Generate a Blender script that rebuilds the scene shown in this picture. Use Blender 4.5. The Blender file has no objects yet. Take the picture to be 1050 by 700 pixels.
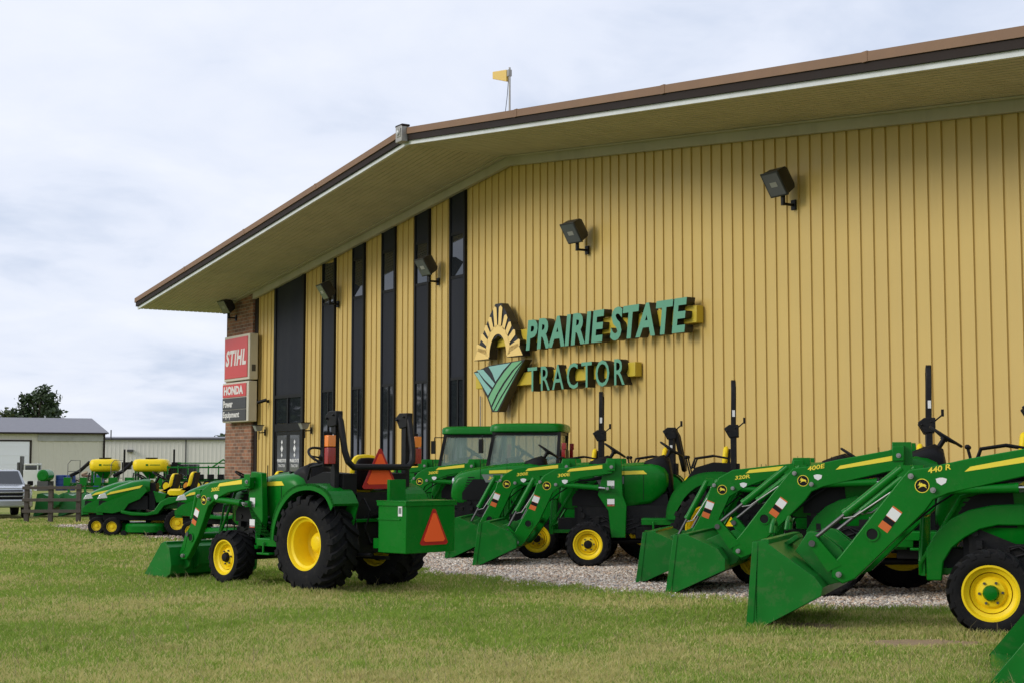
import bpy, bmesh, math, random
import numpy as np
from mathutils import Matrix, Vector, noise
R = math.radians
sc = bpy.context.scene
COL = sc.collection
rng = random.Random(7)
nrg = np.random.default_rng(11)

# ------------------------------------------------------------------ frame of the place
A_W = 1.007            # direction of the dealership's gable wall
D_W = 17.8             # its distance from the camera spot
UX, UY = math.cos(A_W), -math.sin(A_W)
NX, NY = math.sin(A_W), math.cos(A_W)
SR, ZR, MS = -28.12, 8.466, .1126     # ridge position, soffit height at ridge, slope

def soffit(s): return ZR - MS*abs(s-SR)

# ------------------------------------------------------------------ materials
MATS = {}
def mat(name, col, rough=.5, metal=0, coat=0, bump=0, bscale=20, var=0, vscale=3, spec=.5, trans=0, emit=None, alpha=1, dirt=0):
    if name in MATS: return MATS[name]
    m = bpy.data.materials.new(name); m.use_nodes = True
    nt = m.node_tree; N = nt.nodes; L = nt.links
    b = N['Principled BSDF']
    b.inputs['Base Color'].default_value = (*col, 1)
    b.inputs['Roughness'].default_value = rough
    b.inputs['Metallic'].default_value = metal
    b.inputs['Coat Weight'].default_value = coat
    b.inputs['Coat Roughness'].default_value = .12
    b.inputs['Specular IOR Level'].default_value = spec
    b.inputs['Transmission Weight'].default_value = trans
    b.inputs['Alpha'].default_value = alpha
    if emit:
        b.inputs['Emission Color'].default_value = (*emit[:3], 1); b.inputs['Emission Strength'].default_value = emit[3]
    tc = N.new('ShaderNodeTexCoord')
    if var:
        n = N.new('ShaderNodeTexNoise'); n.inputs['Scale'].default_value = vscale; n.inputs['Detail'].default_value = 6
        L.new(tc.outputs['Object'], n.inputs['Vector'])
        mx = N.new('ShaderNodeMix'); mx.data_type = 'RGBA'
        mx.inputs['A'].default_value = (*[c*(1-var) for c in col], 1)
        mx.inputs['B'].default_value = (*[min(1, c*(1+var)) for c in col], 1)
        L.new(n.outputs['Fac'], mx.inputs['Factor']); L.new(mx.outputs['Result'], b.inputs['Base Color'])
        mr = N.new('ShaderNodeMapRange'); mr.inputs['To Min'].default_value = max(0, rough-.1); mr.inputs['To Max'].default_value = min(1, rough+.12)
        L.new(n.outputs['Fac'], mr.inputs['Value']); L.new(mr.outputs['Result'], b.inputs['Roughness'])
        last = mx.outputs['Result']
        if dirt:
            n2 = N.new('ShaderNodeTexNoise'); n2.inputs['Scale'].default_value = 9; n2.inputs['Detail'].default_value = 10; n2.inputs['Roughness'].default_value = .7
            L.new(tc.outputs['Object'], n2.inputs['Vector'])
            r2 = N.new('ShaderNodeMapRange'); r2.inputs['From Min'].default_value = .52; r2.inputs['From Max'].default_value = .72; r2.inputs['To Max'].default_value = dirt
            L.new(n2.outputs['Fac'], r2.inputs['Value'])
            m2 = N.new('ShaderNodeMix'); m2.data_type = 'RGBA'; m2.inputs['B'].default_value = (.16, .13, .09, 1)
            L.new(r2.outputs['Result'], m2.inputs['Factor']); L.new(last, m2.inputs['A']); L.new(m2.outputs['Result'], b.inputs['Base Color'])
    if bump:
        n = N.new('ShaderNodeTexNoise'); n.inputs['Scale'].default_value = bscale; n.inputs['Detail'].default_value = 5
        L.new(tc.outputs['Object'], n.inputs['Vector'])
        bp = N.new('ShaderNodeBump'); bp.inputs['Strength'].default_value = bump; bp.inputs['Distance'].default_value = .01
        L.new(n.outputs['Fac'], bp.inputs['Height']); L.new(bp.outputs['Normal'], b.inputs['Normal'])
    MATS[name] = m
    return m

GREEN  = mat('green_paint', (.002, .150, .010), .26, coat=.0, var=.12, vscale=2.5, spec=.20, dirt=.08)
GREEN2 = mat('green_paint_worn', (.010, .165, .028), .42, coat=.1, var=.25, vscale=5, dirt=.35, bump=.1, bscale=40)
GREENB = mat('bucket_green_paint', (.004, .145, .014), .34, var=.22, vscale=3.5, spec=.25, dirt=.30, bump=.08, bscale=6)
YELLOW = mat('yellow_paint', (.88, .64, .014), .35, spec=.2, var=.05, dirt=.12)
YDECAL = mat('yellow_decal', (.85, .68, .05), .4)
BLACK  = mat('black_plastic', (.007, .007, .008), .55, var=.3, vscale=8, spec=.18)
BLACKM = mat('black_metal', (.009, .009, .010), .42, spec=.2, bump=.1, bscale=60, dirt=.1, var=.2)
RUBBER = mat('tyre_rubber', (.008, .008, .009), .85, spec=.22, bump=.25, bscale=50, var=.3, vscale=6, dirt=.10)
STEEL  = mat('bright_steel', (.55, .55, .56), .25, metal=1)
DSTEEL = mat('dark_steel', (.10, .10, .10), .45, metal=.7, bump=.2, bscale=30)
WHITE  = mat('white_decal', (.75, .75, .74), .5)
REDD   = mat('red_decal', (.5, .06, .02), .5)
ORANGE = mat('warning_orange', (1.0, .115, .012), .7)
ZINC = mat('zinc_pin', (.30, .30, .29), .4, metal=.6, var=.2)
REDREF = mat('warning_red', (.42, .008, .006), .35)
AMBER  = mat('amber_lens', (.85, .22, .01), .2, coat=.6)
REDL   = mat('red_lens', (.30, .012, .01), .2, coat=.6)
GLASSC = mat('cab_glass', (.22, .34, .28), .02, alpha=.34, spec=1.0)
GREYD  = mat('grey_decal', (.16, .19, .17), .5)
CREAM  = mat('cream_metal', (.60, .57, .46), .5, var=.06)
HEADL  = mat('headlight_lens', (.62, .64, .66), .12, coat=.5, metal=.3)

# ------------------------------------------------------------------ mesh builder
class MB:
    def __init__(s): s.bm = bmesh.new(); s.mi = 0
    def _f(s, vs):
        try: f = s.bm.faces.new(vs)
        except ValueError: return None
        f.material_index = s.mi; return f
    def ring(s, pts): return [s.bm.verts.new(p) for p in pts]
    def bridge(s, a, b, closed=True):
        n = len(a)
        for i in range(n if closed else n-1):
            j = (i+1) % n; s._f([a[i], a[j], b[j], b[i]])
    def loft(s, rings, cap=True):
        rs = [s.ring(r) for r in rings]
        for a, b in zip(rs, rs[1:]): s.bridge(a, b)
        if cap: s._f(rs[0][::-1]); s._f(rs[-1])
        return s
    def box(s, cx, cy, cz, sx, sy, sz, rot=None):
        M = rot.to_3x3() if rot else None
        c = Vector((cx, cy, cz)); v = []
        for dz in (-.5, .5):
            r = []
            for dx, dy in ((-.5, -.5), (.5, -.5), (.5, .5), (-.5, .5)):
                p = Vector((dx*sx, dy*sy, dz*sz))
                if M: p = M @ p
                r.append(c+p)
            v.append(r)
        return s.loft(v)
    def prism(s, pts, y0, y1):
        return s.loft([[(x, y0, z) for x, z in pts], [(x, y1, z) for x, z in pts]])
    def flat(s, pts, z0, z1):
        return s.loft([[(x, y, z0) for x, y in pts], [(x, y, z1) for x, y in pts]])
    def tube(s, pts, r, n=8):
        P = [Vector(p) for p in pts]; rs = []
        rad = r if isinstance(r, (list, tuple)) else [r]*len(P)
        up = None
        for i, p in enumerate(P):
            t = (P[min(i+1, len(P)-1)]-P[max(i-1, 0)]).normalized()
            if up is None:
                up = Vector((0, 0, 1)) if abs(t.z) < .9 else Vector((1, 0, 0))
            a = t.cross(up).normalized(); b = a.cross(t).normalized(); up = b
            rs.append([p+a*rad[i]*math.cos(2*math.pi*k/n)+b*rad[i]*math.sin(2*math.pi*k/n) for k in range(n)])
        return s.loft(rs)
    def cyl(s, p0, p1, r0, r1=None, n=14): return s.tube([p0, p1], [r0, r0 if r1 is None else r1], n)
    def lathe(s, prof, cx=0, cz=0, n=40):      # prof [(r, y)], axis = y
        cols = []
        for k in range(n):
            a = 2*math.pi*k/n
            cols.append([s.bm.verts.new((cx+r*math.cos(a), y, cz+r*math.sin(a))) for r, y in prof])
        for k in range(n):
            a, b = cols[k], cols[(k+1) % n]
            for i in range(len(prof)-1): s._f([a[i], a[i+1], b[i+1], b[i]])
        return s
    def sphere(s, c, r, n=10, m=6, sz=1, sx=1, sy=1):
        c = Vector(c); rs = []
        for j in range(1, m):
            t = math.pi*j/m
            rs.append([c+Vector((sx*r*math.sin(t)*math.cos(2*math.pi*k/n), sy*r*math.sin(t)*math.sin(2*math.pi*k/n), -sz*r*math.cos(t))) for k in range(n)])
        return s.loft(rs)
    def done(s, name, mats, parent=None, smooth=35, bevel=0):
        bm = s.bm
        bmesh.ops.remove_doubles(bm, verts=bm.verts, dist=1e-5)
        bmesh.ops.recalc_face_normals(bm, faces=bm.faces)
        me = bpy.data.meshes.new(name); bm.to_mesh(me); bm.free()
        if not isinstance(mats, (list, tuple)): mats = [mats]
        for m in mats: me.materials.append(m)
        if smooth:
            for p in me.polygons: p.use_smooth = True
            me.set_sharp_from_angle(angle=R(smooth))
        me['bev'] = float(bevel)
        return link(name, me, parent)

def link(name, me, parent=None):
    o = bpy.data.objects.new(name, me); COL.objects.link(o)
    if parent is not None: o.parent = parent
    if me.get('bev', 0) > 0:
        b = o.modifiers.new('bevel', 'BEVEL'); b.width = me['bev']; b.segments = 2; b.limit_method = 'ANGLE'; b.angle_limit = R(40)
        b.harden_normals = False
    return o

CACHE = {}
def part(key, name, mats, parent, fn, bevel=0, smooth=35, loc=None, rot=None):
    """build the mesh once per key, link it as a child"""
    k = (key, name)
    if k in CACHE: o = link(name, CACHE[k], parent)
    else:
        mb = MB(); fn(mb); o = mb.done(name, mats, parent, smooth, bevel); CACHE[k] = o.data
    if loc is not None: o.location = loc
    if rot is not None: o.rotation_euler = rot
    return o

def each(key, name, mats, parent, fns, **kw):
    """several like parts, each a mesh of its own"""
    return [part((key, i), name, mats, parent, f, **kw) for i, f in enumerate(fns)]
def thing(name, label, cat, loc=(0, 0, 0), rz=0, group=None):
    o = bpy.data.objects.new(name, None); COL.objects.link(o); o.empty_display_size = .2
    o.location = loc; o.rotation_euler = (0, 0, rz); tag(o, label, cat, group); return o
def tag(o, label=None, cat=None, group=None, kind=None):
    if label: o['label'] = label
    if cat: o['category'] = cat
    if group: o['group'] = group
    if kind: o['kind'] = kind
    return o

def text_mesh(body, size=1, extrude=0, shear=0, offset=0, space=1):
    cu = bpy.data.curves.new('lettering', 'FONT'); cu.body = body; cu.size = size; cu.extrude = extrude
    cu.shear = shear; cu.offset = offset; cu.space_character = space; cu.resolution_u = 3
    o = bpy.data.objects.new('lettering_tmp', cu); COL.objects.link(o)
    dg = bpy.context.evaluated_depsgraph_get()
    me = bpy.data.meshes.new_from_object(o.evaluated_get(dg))
    COL.objects.unlink(o); bpy.data.objects.remove(o); bpy.data.curves.remove(cu)
    return me
def bbox(me):
    c = np.empty(len(me.vertices)*3); me.vertices.foreach_get('co', c); c = c.reshape(-1, 3); return c.min(0), c.max(0)
def text_part(body, name, m, parent, M, w=None, h=None, **kw):
    """text scaled to width w and/or height h, its lower left corner at the origin of M"""
    me = text_mesh(body, **kw); a, b = bbox(me); d = b-a
    sx = w/d[0] if w else h/d[1]; sy = h/d[1] if h else sx
    me.transform(M @ Matrix.Diagonal((sx, sy, 1, 1)) @ Matrix.Translation((-a[0], -a[1], 0)))
    me.materials.clear(); me.materials.append(m); me.name = name
    return link(name, me, parent)
def side_matrix(x, y, z, tilt=0):     # reads along -x, upright, facing +y
    B = Matrix(((-1, 0, 0, 0), (0, 0, 1, 0), (0, 1, 0, 0), (0, 0, 0, 1)))
    return Matrix.Translation((x, y, z)) @ B @ Matrix.Rotation(R(tilt), 4, 'Z')
def wall_matrix(x, y, z):             # reads along +x, facing -y
    return Matrix.Translation((x, y, z)) @ Matrix.Rotation(R(90), 4, 'X')
# ------------------------------------------------------------------ wheels
def tyre_fn(Rr, w, rr, nl, lh, wid):
    def fn(mb):
        Rb = Rr-lh; h = Rb-rr
        mb.lathe([(rr-.01, -.36*w), (rr+.01, -.43*w), (rr+.3*h, -.49*w), (rr+.62*h, -.50*w), (Rb-.08*h, -.47*w), (Rb-.01, -.40*w), (Rb, -.2*w), (Rb, .2*w),
                  (Rb-.01, .40*w), (Rb-.08*h, .47*w), (rr+.62*h, .50*w), (rr+.3*h, .49*w), (rr+.01, .43*w), (rr-.01, .36*w)], n=48)
        for sd in (-1, 1):
            for k in range(nl):
                a0 = 2*math.pi*(k+(.5 if sd > 0 else 0))/nl
                st = [(.0, -.06, Rb-.01, Rr), (.18, .22, Rb-.01, Rr), (.36, .42, Rb-.02, Rr-.004), (.47, .50, Rb-.05, Rr-.02), (.515, .52, Rb-.30*h, Rb-.18*h)]
                rings = []
                for y, da, ri, ro in st:
                    a = a0+da*2*math.pi/nl*1.5; dw = wid/Rr/2
                    rings.append([(r*math.cos(a+s), sd*y*w, r*math.sin(a+s)) for r, s in ((ri, -dw*1.15), (ro, -dw), (ro, dw), (ri, dw*1.15))])
                mb.loft(rings)
    return fn
def rim_fn(rr, w, dish, slots):
    # yellow: flange, well, disc set in by dish
    def fn(mb):
        yo = .42*w
        mb.lathe([(rr+.022, yo-.012), (rr+.022, yo+.004), (rr-.006, yo+.004), (rr-.02, yo-.03), (rr-.05, yo-.045), (rr-.06, yo-.09), (rr-.06, yo-dish+.03),
                  (rr-.085, yo-dish), (rr*.60, yo-dish-.01), (rr*.50, yo-dish+.018), (rr*.36, yo-dish+.024), (rr*.30, yo-dish+.03), (0.001, yo-dish+.03)], n=44)
        mb.lathe([(rr+.022, -yo+.012), (rr+.022, -yo), (rr-.006, -yo), (rr-.03, -yo+.05), (rr-.06, yo-dish-.02)], n=44)
    return fn
def rimholes_fn(rr, w, dish):
    def fn(mb):
        yo = .42*w-dish
        mb.mi = 0
        for k in range(8):        # slots of the disc, dark hollows
            a = 2*math.pi*k/8+.2
            pts = []
            for j in range(9):
                t = a-.17+.34*j/8; pts.append((rr*.80*math.cos(t), rr*.80*math.sin(t)))
            for j in range(9):
                t = a+.17-.34*j/8; pts.append((rr*.735*math.cos(t), rr*.735*math.sin(t)))
            if k % 2 == 0: mb.prism(pts, yo-.02, yo+.004)
        mb.mi = 1
        for k in range(6):
            a = 2*math.pi*k/6
            c = (rr*.42*math.cos(a), rr*.42*math.sin(a))
            mb.cyl((c[0], yo+.01, c[1]), (c[0], yo+.04, c[1]), .012, n=6)
    return fn
def hub_fn(rr, w, dish, big):
    def fn(mb):
        yo = .42*w-dish
        if big: mb.lathe([(rr*.42, yo-.02), (rr*.40, yo+.08), (rr*.30, yo+.12), (rr*.22, yo+.13), (.001, yo+.13)], n=24)
        else: mb.lathe([(rr*.30, yo+.01), (rr*.30, yo+.05), (rr*.24, yo+.075), (rr*.1, yo+.08), (.001, yo+.08)], n=20)
    return fn
def wheel(parent, x, y, Rr, w, rr, side, nl, lh, wid, dish, hubm, big=False, spin=0, rimmat=None):
    key = ('wheel', Rr, w, rr, nl, dish, big)
    t = part(key, 'wheel', RUBBER, parent, tyre_fn(Rr, w, rr, nl, lh, wid), loc=(x, y, Rr), smooth=30)
    t.rotation_euler = (0, spin, 0 if side > 0 else math.pi)
    part(key, 'rim', rimmat or YELLOW, t, rim_fn(rr, w, dish, 0))
    part(key, 'rim_fittings', [BLACK, DSTEEL], t, rimholes_fn(rr, w, dish))
    part(key+(hubm.name,), 'hub', hubm, t, hub_fn(rr, w, dish, big))
    return t

# ------------------------------------------------------------------ shared loader shapes; x is measured from the front axle
STEEP = dict(arm=[(-.40, 1.60), (.24, 1.53), (.50, 1.50), (.68, 1.40), (.80, 1.26), (.90, .95), (1.12, .57), (1.20, .42), (1.17, .31), (1.05, .31), (.98, .38), (.76, .69),
                  (.66, .90), (.54, 1.15), (.34, 1.27), (.10, 1.36), (-.37, 1.43)],
             top=(-.36, 1.53), mast=[(-.50, 1.66), (-.28, 1.66), (-.20, 1.36), (-.14, 1.10), (-.30, .86), (-.34, .45), (-.56, .45), (-.58, .95), (-.52, 1.10)],
             piv=(1.10, .37), knee=(.745, 1.30), kpin=(.50, 1.26), lcm=(-.30, 1.20), bpin=(1.24, .55), hole=(.93, .66), deer=(.64, 1.24),
             stick=(.83, .98), text=(.30, 1.375), stripe=[(.28, 1.50), (-.22, 1.56)])
STEEP2 = dict(STEEP, mast=[(-.52, 1.66), (-.30, 1.68), (-.26, 1.50), (-.24, 1.20), (-.34, .95), (-.50, .76), (-.70, .66), (-.86, .64), (-.86, .54), (-.50, .50), (-.10, .52), (-.12, .70), (-.16, 1.0), (-.40, 1.30)][:9]+[(-.88, .52), (-.40, .48), (-.10, .52), (-.10, .85)][:0]+[(-.9, .52), (-.66, .50), (-.50, .60), (-.56, 1.0)])
FLAT = dict(arm=[(-.58, 1.80), (-.40, 1.74), (.20, 1.63), (.55, 1.55), (.72, 1.53), (.80, 1.44), (1.36, .73), (1.46, .62), (1.46, .50), (1.36, .44), (1.24, .49), (.58, 1.14),
                 (.50, 1.25), (.36, 1.31), (.10, 1.37), (-.40, 1.49), (-.58, 1.52)],
            top=(-.52, 1.68), mast=[(-.66, 1.84), (-.44, 1.84), (-.42, 1.40), (-.38, 1.10), (-.42, .60), (-.66, .60), (-.70, 1.20)],
            piv=(1.39, .53), knee=(.70, 1.47), kpin=(.50, 1.34), lcm=(-.43, 1.37), bpin=(1.62, .82), hole=(1.07, .92), deer=(.60, 1.38),
            stick=(.90, 1.06), text=(.36, 1.50), stripe=[(.16, 1.56), (-.46, 1.68)])
for _k, _v in list(STEEP2.items()): STEEP2[_k] = [(a, b*.88) for a, b in _v] if isinstance(_v, list) else (_v[0], _v[1]*.88)
for _k, _v in list(FLAT.items()): FLAT[_k] = [(a/1.06, b/1.06) for a, b in _v] if isinstance(_v, list) else (_v[0]/1.06, _v[1]/1.06)
def disc(mb, x, z, r, y0, y1, n=20):
    mb.prism([(x+r*math.cos(2*math.pi*k/n), z+r*math.sin(2*math.pi*k/n)) for k in range(n)], y0, y1)
DEER = [(-.9, .1), (-.62, .30), (-.55, .55), (-.30, .95), (-.38, .45), (-.1, .62), (.1, .40), (.55, .32), (.9, -.05), (.62, -.02), (.95, -.55), (.45, -.18), (.2, -.12), (-.25, -.25), (-.75, -.62), (-.45, -.1), (-.5, .08)]
BK_DUMP = [(0, 0), (-.10, .66), (-.22, .68), (-.60, .52), (-.69, .40), (-.69, .28), (-.14, .02)]
BK_BIG  = [(0, 0), (-.075, .82), (-.17, .84), (-.66, .50), (-.74, .40), (-.72, .32), (-.16, .01)]
BK_BIG = [(a/1.06, b/1.06) for a, b in BK_BIG]
BK_FLAT = [(0, .03), (-.09, .02), (-.52, .0), (-.64, .06), (-.66, .18), (-.60, .42), (-.46, .49), (-.40, .47)]
BK_LAID = [(0, .02), (-.12, .01), (-.56, .0), (-.68, .08), (-.72, .26), (-.66, .54), (-.52, .60), (-.44, .56)]
def bucket_fn(prof, w, hooks):
    def fn(mb):
        hw = w/2
        # side plates
        for sd in (-1, 1):
            mb.prism(prof, sd*(hw-.006)-.006, sd*(hw-.006)+.006)
        # shell: sheet following floor, heel and back
        flat = prof is BK_FLAT or prof is BK_LAID
        if flat: line = prof[0:8]
        else: line = [prof[0], prof[6], prof[5], prof[4], prof[3], prof[2], prof[1]]
        cen = Vector((sum(p[0] for p in prof)/len(prof), sum(p[1] for p in prof)/len(prof)))
        inner = []
        for p in line:
            d = cen-Vector(p); d = d.normalized()*.016; inner.append((p[0]+d.x, p[1]+d.y))
        for i in range(len(line)-1):
            mb.prism([line[i], line[i+1], inner[i+1], inner[i]], -hw+.012, hw-.012)
        # stiffening tube along the top lip and wear strips
        a = prof[2] if not flat else prof[6]
        mb.box(a[0]-.02, 0, a[1]-.02, .07, w-.03, .05)
        
        # back brackets
        for sd in (-1, 1):
            for off in (-.07, .07):
                y = sd*.42+off
                if flat: P = [(-.63, .10), (-.62, .50), (-.74, .46), (-.80, .30), (-.76, .16)]
                elif prof is BK_BIG: P = [(-.40, .68), (-.70, .38), (-.86, .42), (-.92, .56), (-.80, .72), (-.64, .84), (-.52, .86)]
                else: P = [(-.42, .60), (-.67, .30), (-.76, .34), (-.84, .46), (-.76, .60), (-.60, .68)]
                mb.prism(P, y-.012, y+.012)
        if hooks:
            for y in (-.30, .45):
                mb.tube([(-.19, y-.11, .84), (-.20, y-.09, .92), (-.20, y, .955), (-.20, y+.09, .92), (-.19, y+.11, .84)], .022, 8)
            mb.box(-.30, .05, .755, .16, .26, .04, Matrix.Rotation(R(35), 4, 'Y'))
        for sd in (-1, 1):      # bolt-on edge strip
            if not flat:
                x0, z0 = prof[0]; x1, z1 = prof[1]
                mb.prism([(x0, z0), (x1, z1), (x1-.05, z1), (x0-.07, z0+.01)], sd*hw, sd*(hw+.008))
    return fn
def arm_fn(P, wb, y, th=.09):
    def fn(mb):
        mb.prism([(wb+a, b) for a, b in P['arm']], y-th/2, y+th/2)
    return fn
def loader(t, S, style, buck, bw, txt, ymast=.47, yarm=.56, key='c', frame=False, bpose='dump', dx=0, tip=None):
    P = style; wb = S['wb']+dx
    for sd in (-1, 1):
        ya = sd*yarm
        def mast(mb):
            mb.prism([(wb+a, b) for a, b in P['mast']], sd*ymast-.045, sd*ymast+.045)
            mb.prism([(wb+P['top'][0]-.06, P['top'][1]-.06), (wb+P['top'][0]+.07, P['top'][1]-.06), (wb+P['top'][0]+.07, P['top'][1]+.10), (wb+P['top'][0]-.06, P['top'][1]+.10)], sd*(yarm+.05), sd*(yarm+.065))
            mb.box(wb-.44, sd*.33, .62, .22, .26, .16)
        m = part((key, 'mast', sd), 'loader_mast', GREEN, t, mast, bevel=.008)
        if sd > 0:
            def tags(mb):
                x0 = wb+P['top'][0]; z0 = P['top'][1]; y0 = ymast+.0455
                for mi, dz, h in ((0, -.26, .10), (1, -.31, .045), (0, -.54, .10), (2, -.585, .03)):
                    mb.mi = mi; mb.box(x0+.02, y0+.002, z0+dz, .11, .004, h)
            part((key, 'masttag'), 'warning_label', [WHITE, GREYD, REDD], m, tags)
        a = part((key, 'arm', sd), 'loader_arm', GREEN, t, arm_fn(P, wb, ya), bevel=.010)
        for pi, ((px, pz), r) in enumerate(((P['knee'], .025), (P['kpin'], .025), (P['top'], .027), (P['piv'], .026), (P['lcm'], .024))):
            def pin(mb):
                disc(mb, wb+px, pz, r, ya-.075, ya+.075, 14)
                disc(mb, wb+px, pz, r*.5, ya-.09, ya+.09, 8)
            part((key, 'pins', sd, pi), 'pivot_pin', ZINC, a, pin)
        if sd > 0:
            yf = ya+.0455
            def decal_stripe(mb):
                (x0, z0), (x1, z1) = P['stripe']
                mb.prism([(wb+x0+.05, z0-.045), (wb+x0, z0-.0), (wb+x1, z1), (wb+x1, z1-.055)], yf, yf+.0015)
            part((key, 'stripe'), 'yellow_stripe', YDECAL, a, decal_stripe)
            def hole(mb):
                x, z = P['hole']; disc(mb, wb+x, z, .05, yf, yf+.004)
            part((key, 'hole'), 'arm_hole', BLACK, a, hole)
            def holer(mb):
                x, z = P['hole']
                mb.lathe([(.05, yf), (.065, yf), (.065, yf+.012), (.05, yf+.012), (.05, yf)], wb+x, z, 20)
            part((key, 'holer'), 'hole_collar', GREEN, a, holer)
            def badge(mb):
                x, z = P['deer']; mb.mi = 0; disc(mb, wb+x, z, .064, yf, yf+.002)
                mb.mi = 1; disc(mb, wb+x, z, .057, yf+.001, yf+.003)
                mb.mi = 0; mb.prism([(wb+x+.045*u*-1*-1, z+.042*v) for u, v in [(-a, b) for a, b in DEER]], yf+.002, yf+.0045)
            part((key, 'deer'), 'deer_badge', [YDECAL, BLACK], a, badge)
            def stick(mb):
                x, z = P['stick']; sl = math.atan2(-(P['piv'][1]-P['knee'][1]), P['piv'][0]-P['knee'][0])
                Rm = Matrix.Rotation(sl, 4, 'Y')
                d = Vector((math.cos(sl), -math.sin(sl)))
                for mi, k, h in ((2, 0, .23), (0, -.055, .09), (1, .02, .05), (2, .075, .05)):
                    mb.mi = mi; mb.box(wb+x+d.x*k, yf+.001+(.0012 if mi != 2 or k else 0), z+d.y*k, h if k or mi == 2 else .09, .002, .10, Rm)
            part((key, 'stick'), 'warning_label', [WHITE, BLACK, mat('label_orange', (.62, .13, .02), .5)], a, stick)
            def shield(mb):
                x, z = P['text']; x += .06; z -= .075
                mb.prism([(wb+x-u*.048, z+v*.034) for u, v in ((-1, .7), (-.3, 1), (.3, 1), (1, .7), (.8, -.3), (0, -1), (-.8, -.3))], yf, yf+.002)
            part((key, 'shield'), 'white_shield_badge', WHITE, a, shield)
            sl = math.degrees(math.atan2(P['stripe'][1][1]-P['stripe'][0][1], P['stripe'][0][0]-P['stripe'][1][0]))
            text_part(txt, 'arm_lettering', YDECAL, a, side_matrix(wb+P['text'][0]+.17, yf+.003, P['text'][1]-.005, sl), w=.20, h=.050, size=1, extrude=.0008, shear=.2, offset=.02)
        # lift cylinder (knee pin to mast)
        yc = ya
        def lift(mb):
            a0 = Vector((wb+P['kpin'][0], yc, P['kpin'][1])); a1 = Vector((wb+P['lcm'][0], yc, P['lcm'][1])); d = a1-a0
            mb.mi = 0; mb.cyl(a0+d*.06, a0+d*.80, .042, n=16); mb.cyl(a0+d*.78, a0+d*.82, .047, n=16)
            mb.mi = 1; mb.cyl(a0+d*.8, a1, .02, n=10)
            mb.mi = 0; mb.box(*a0, .09, .05, .09); mb.box(*a1, .08, .05, .08)
        part((key, 'lift', sd), 'lift_cylinder', [GREEN, STEEL], t, lift)
        # bucket cylinders: knee top to bucket link, beside the arm on its outer side
        if bpose == 'dump': bx, bz = P['bpin']
        else: bx, bz = .98, .62
        yb = ya-sd*.0
        def bcyl(mb):
            k0 = Vector((wb+P['knee'][0]+.05, yb, P['knee'][1]+.03)); k1 = Vector((wb+bx, yb, bz)); d = k1-k0
            n = Vector((-d.z, 0, d.x)).normalized()*(-.10 if d.x > 0 else .1)
            if n.x < 0: n = -n
            k0b = k0+n*.5; k1b = k1+n*.35
            mb.mi = 0; mb.cyl(k0b, k0b+(k1b-k0b)*.62, .040, n=16); mb.cyl(k0b+(k1b-k0b)*.60, k0b+(k1b-k0b)*.64, .046, n=16)
            mb.box(*(k0+n*.2), .12, .06, .10)
            mb.mi = 1; mb.cyl(k0b+(k1b-k0b)*.62, k1b, .018, n=10)
            mb.mi = 2; mb.tube([k0b+Vector((-.05, sd*.03, -.08)), k0b+(k1b-k0b)*.15+Vector((-.09, sd*.03, -.07)), k0b+(k1b-k0b)*.62+Vector((-.075, sd*.03, -.03)), k0b+(k1b-k0b)*.66+Vector((-.01, sd*.03, -.02))], .0075, 8)
            if 0: mb.tube([k0b+Vector((-.07, sd*.0, -.08)), k0b+(k1b-k0b)*.3+Vector((-.13, 0, -.05)), k0b+(k1b-k0b)*.8+Vector((-.12, 0, -.02))], .007, 6)
            mb.mi = 0; mb.prism([(k1.x+.0, k1.z+.08), (k1.x+.07, k1.z+.02), (wb+P['piv'][0]+.10, P['piv'][1]+.02), (wb+P['piv'][0]-.02, P['piv'][1]+.08)], yb-.05, yb-.03)
            mb.prism([(k1.x+.0, k1.z+.08), (k1.x+.07, k1.z+.02), (wb+P['piv'][0]+.10, P['piv'][1]+.02), (wb+P['piv'][0]-.02, P['piv'][1]+.08)], yb+.03, yb+.05)
            mb.mi = 1; disc(mb, k1.x+.02, k1.z, .03, yb-.07, yb+.07, 12)
        part((key, 'bcyl', sd, bpose), 'bucket_cylinder', [GREEN, DSTEEL, ZINC], t, bcyl)
        if frame:
            def fr(mb):
                mb.prism([(wb+a/1.06, b/1.06-.02) for a, b in [(.60, .50), (.60, .80), (.50, .96), (.36, 1.09), (.20, 1.17), (-.02, 1.22), (-.50, 1.24), (-.50, 1.03), (-.06, 1.03), (.10, .99), (.24, .91), (.36, .81), (.44, .68), (.46, .50)]], sd*.36-.03, sd*.36+.03)
            part((key, 'frame', sd), 'loader_frame', GREEN, t, fr, bevel=.012)
    def cross(mb):
        x, z = P['hole']; mb.cyl((wb+x-.04, -yarm, z+.02), (wb+x-.04, yarm, z+.02), .045)
        mb.mi = 1
        for k in range(4):
            mb.tube([(wb-.35, yarm-.14, 1.36+.02*k), (wb+.2, yarm-.12-.015*k, 1.30), (wb+.48, yarm-.10, 1.12), (wb+.8, yarm-.09-.012*k, .85)], .010, 6)
    part((key, 'cross'), 'cross_tube', [GREEN, BLACK], t, cross)
    tipx = tip or {'laid': 1.95, 'dump': 1.78, 'big': 2.25/1.06, 'flat': 1.88}[buck]
    prof = {'dump': BK_DUMP, 'big': BK_BIG, 'flat': BK_FLAT, 'laid': BK_LAID}[buck]
    b = part(('bucket', buck, bw), 'bucket', GREENB, t, bucket_fn(prof, bw, buck == 'big'), bevel=.004)
    b.location = (wb+tipx, 0, .015)
    return b

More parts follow.
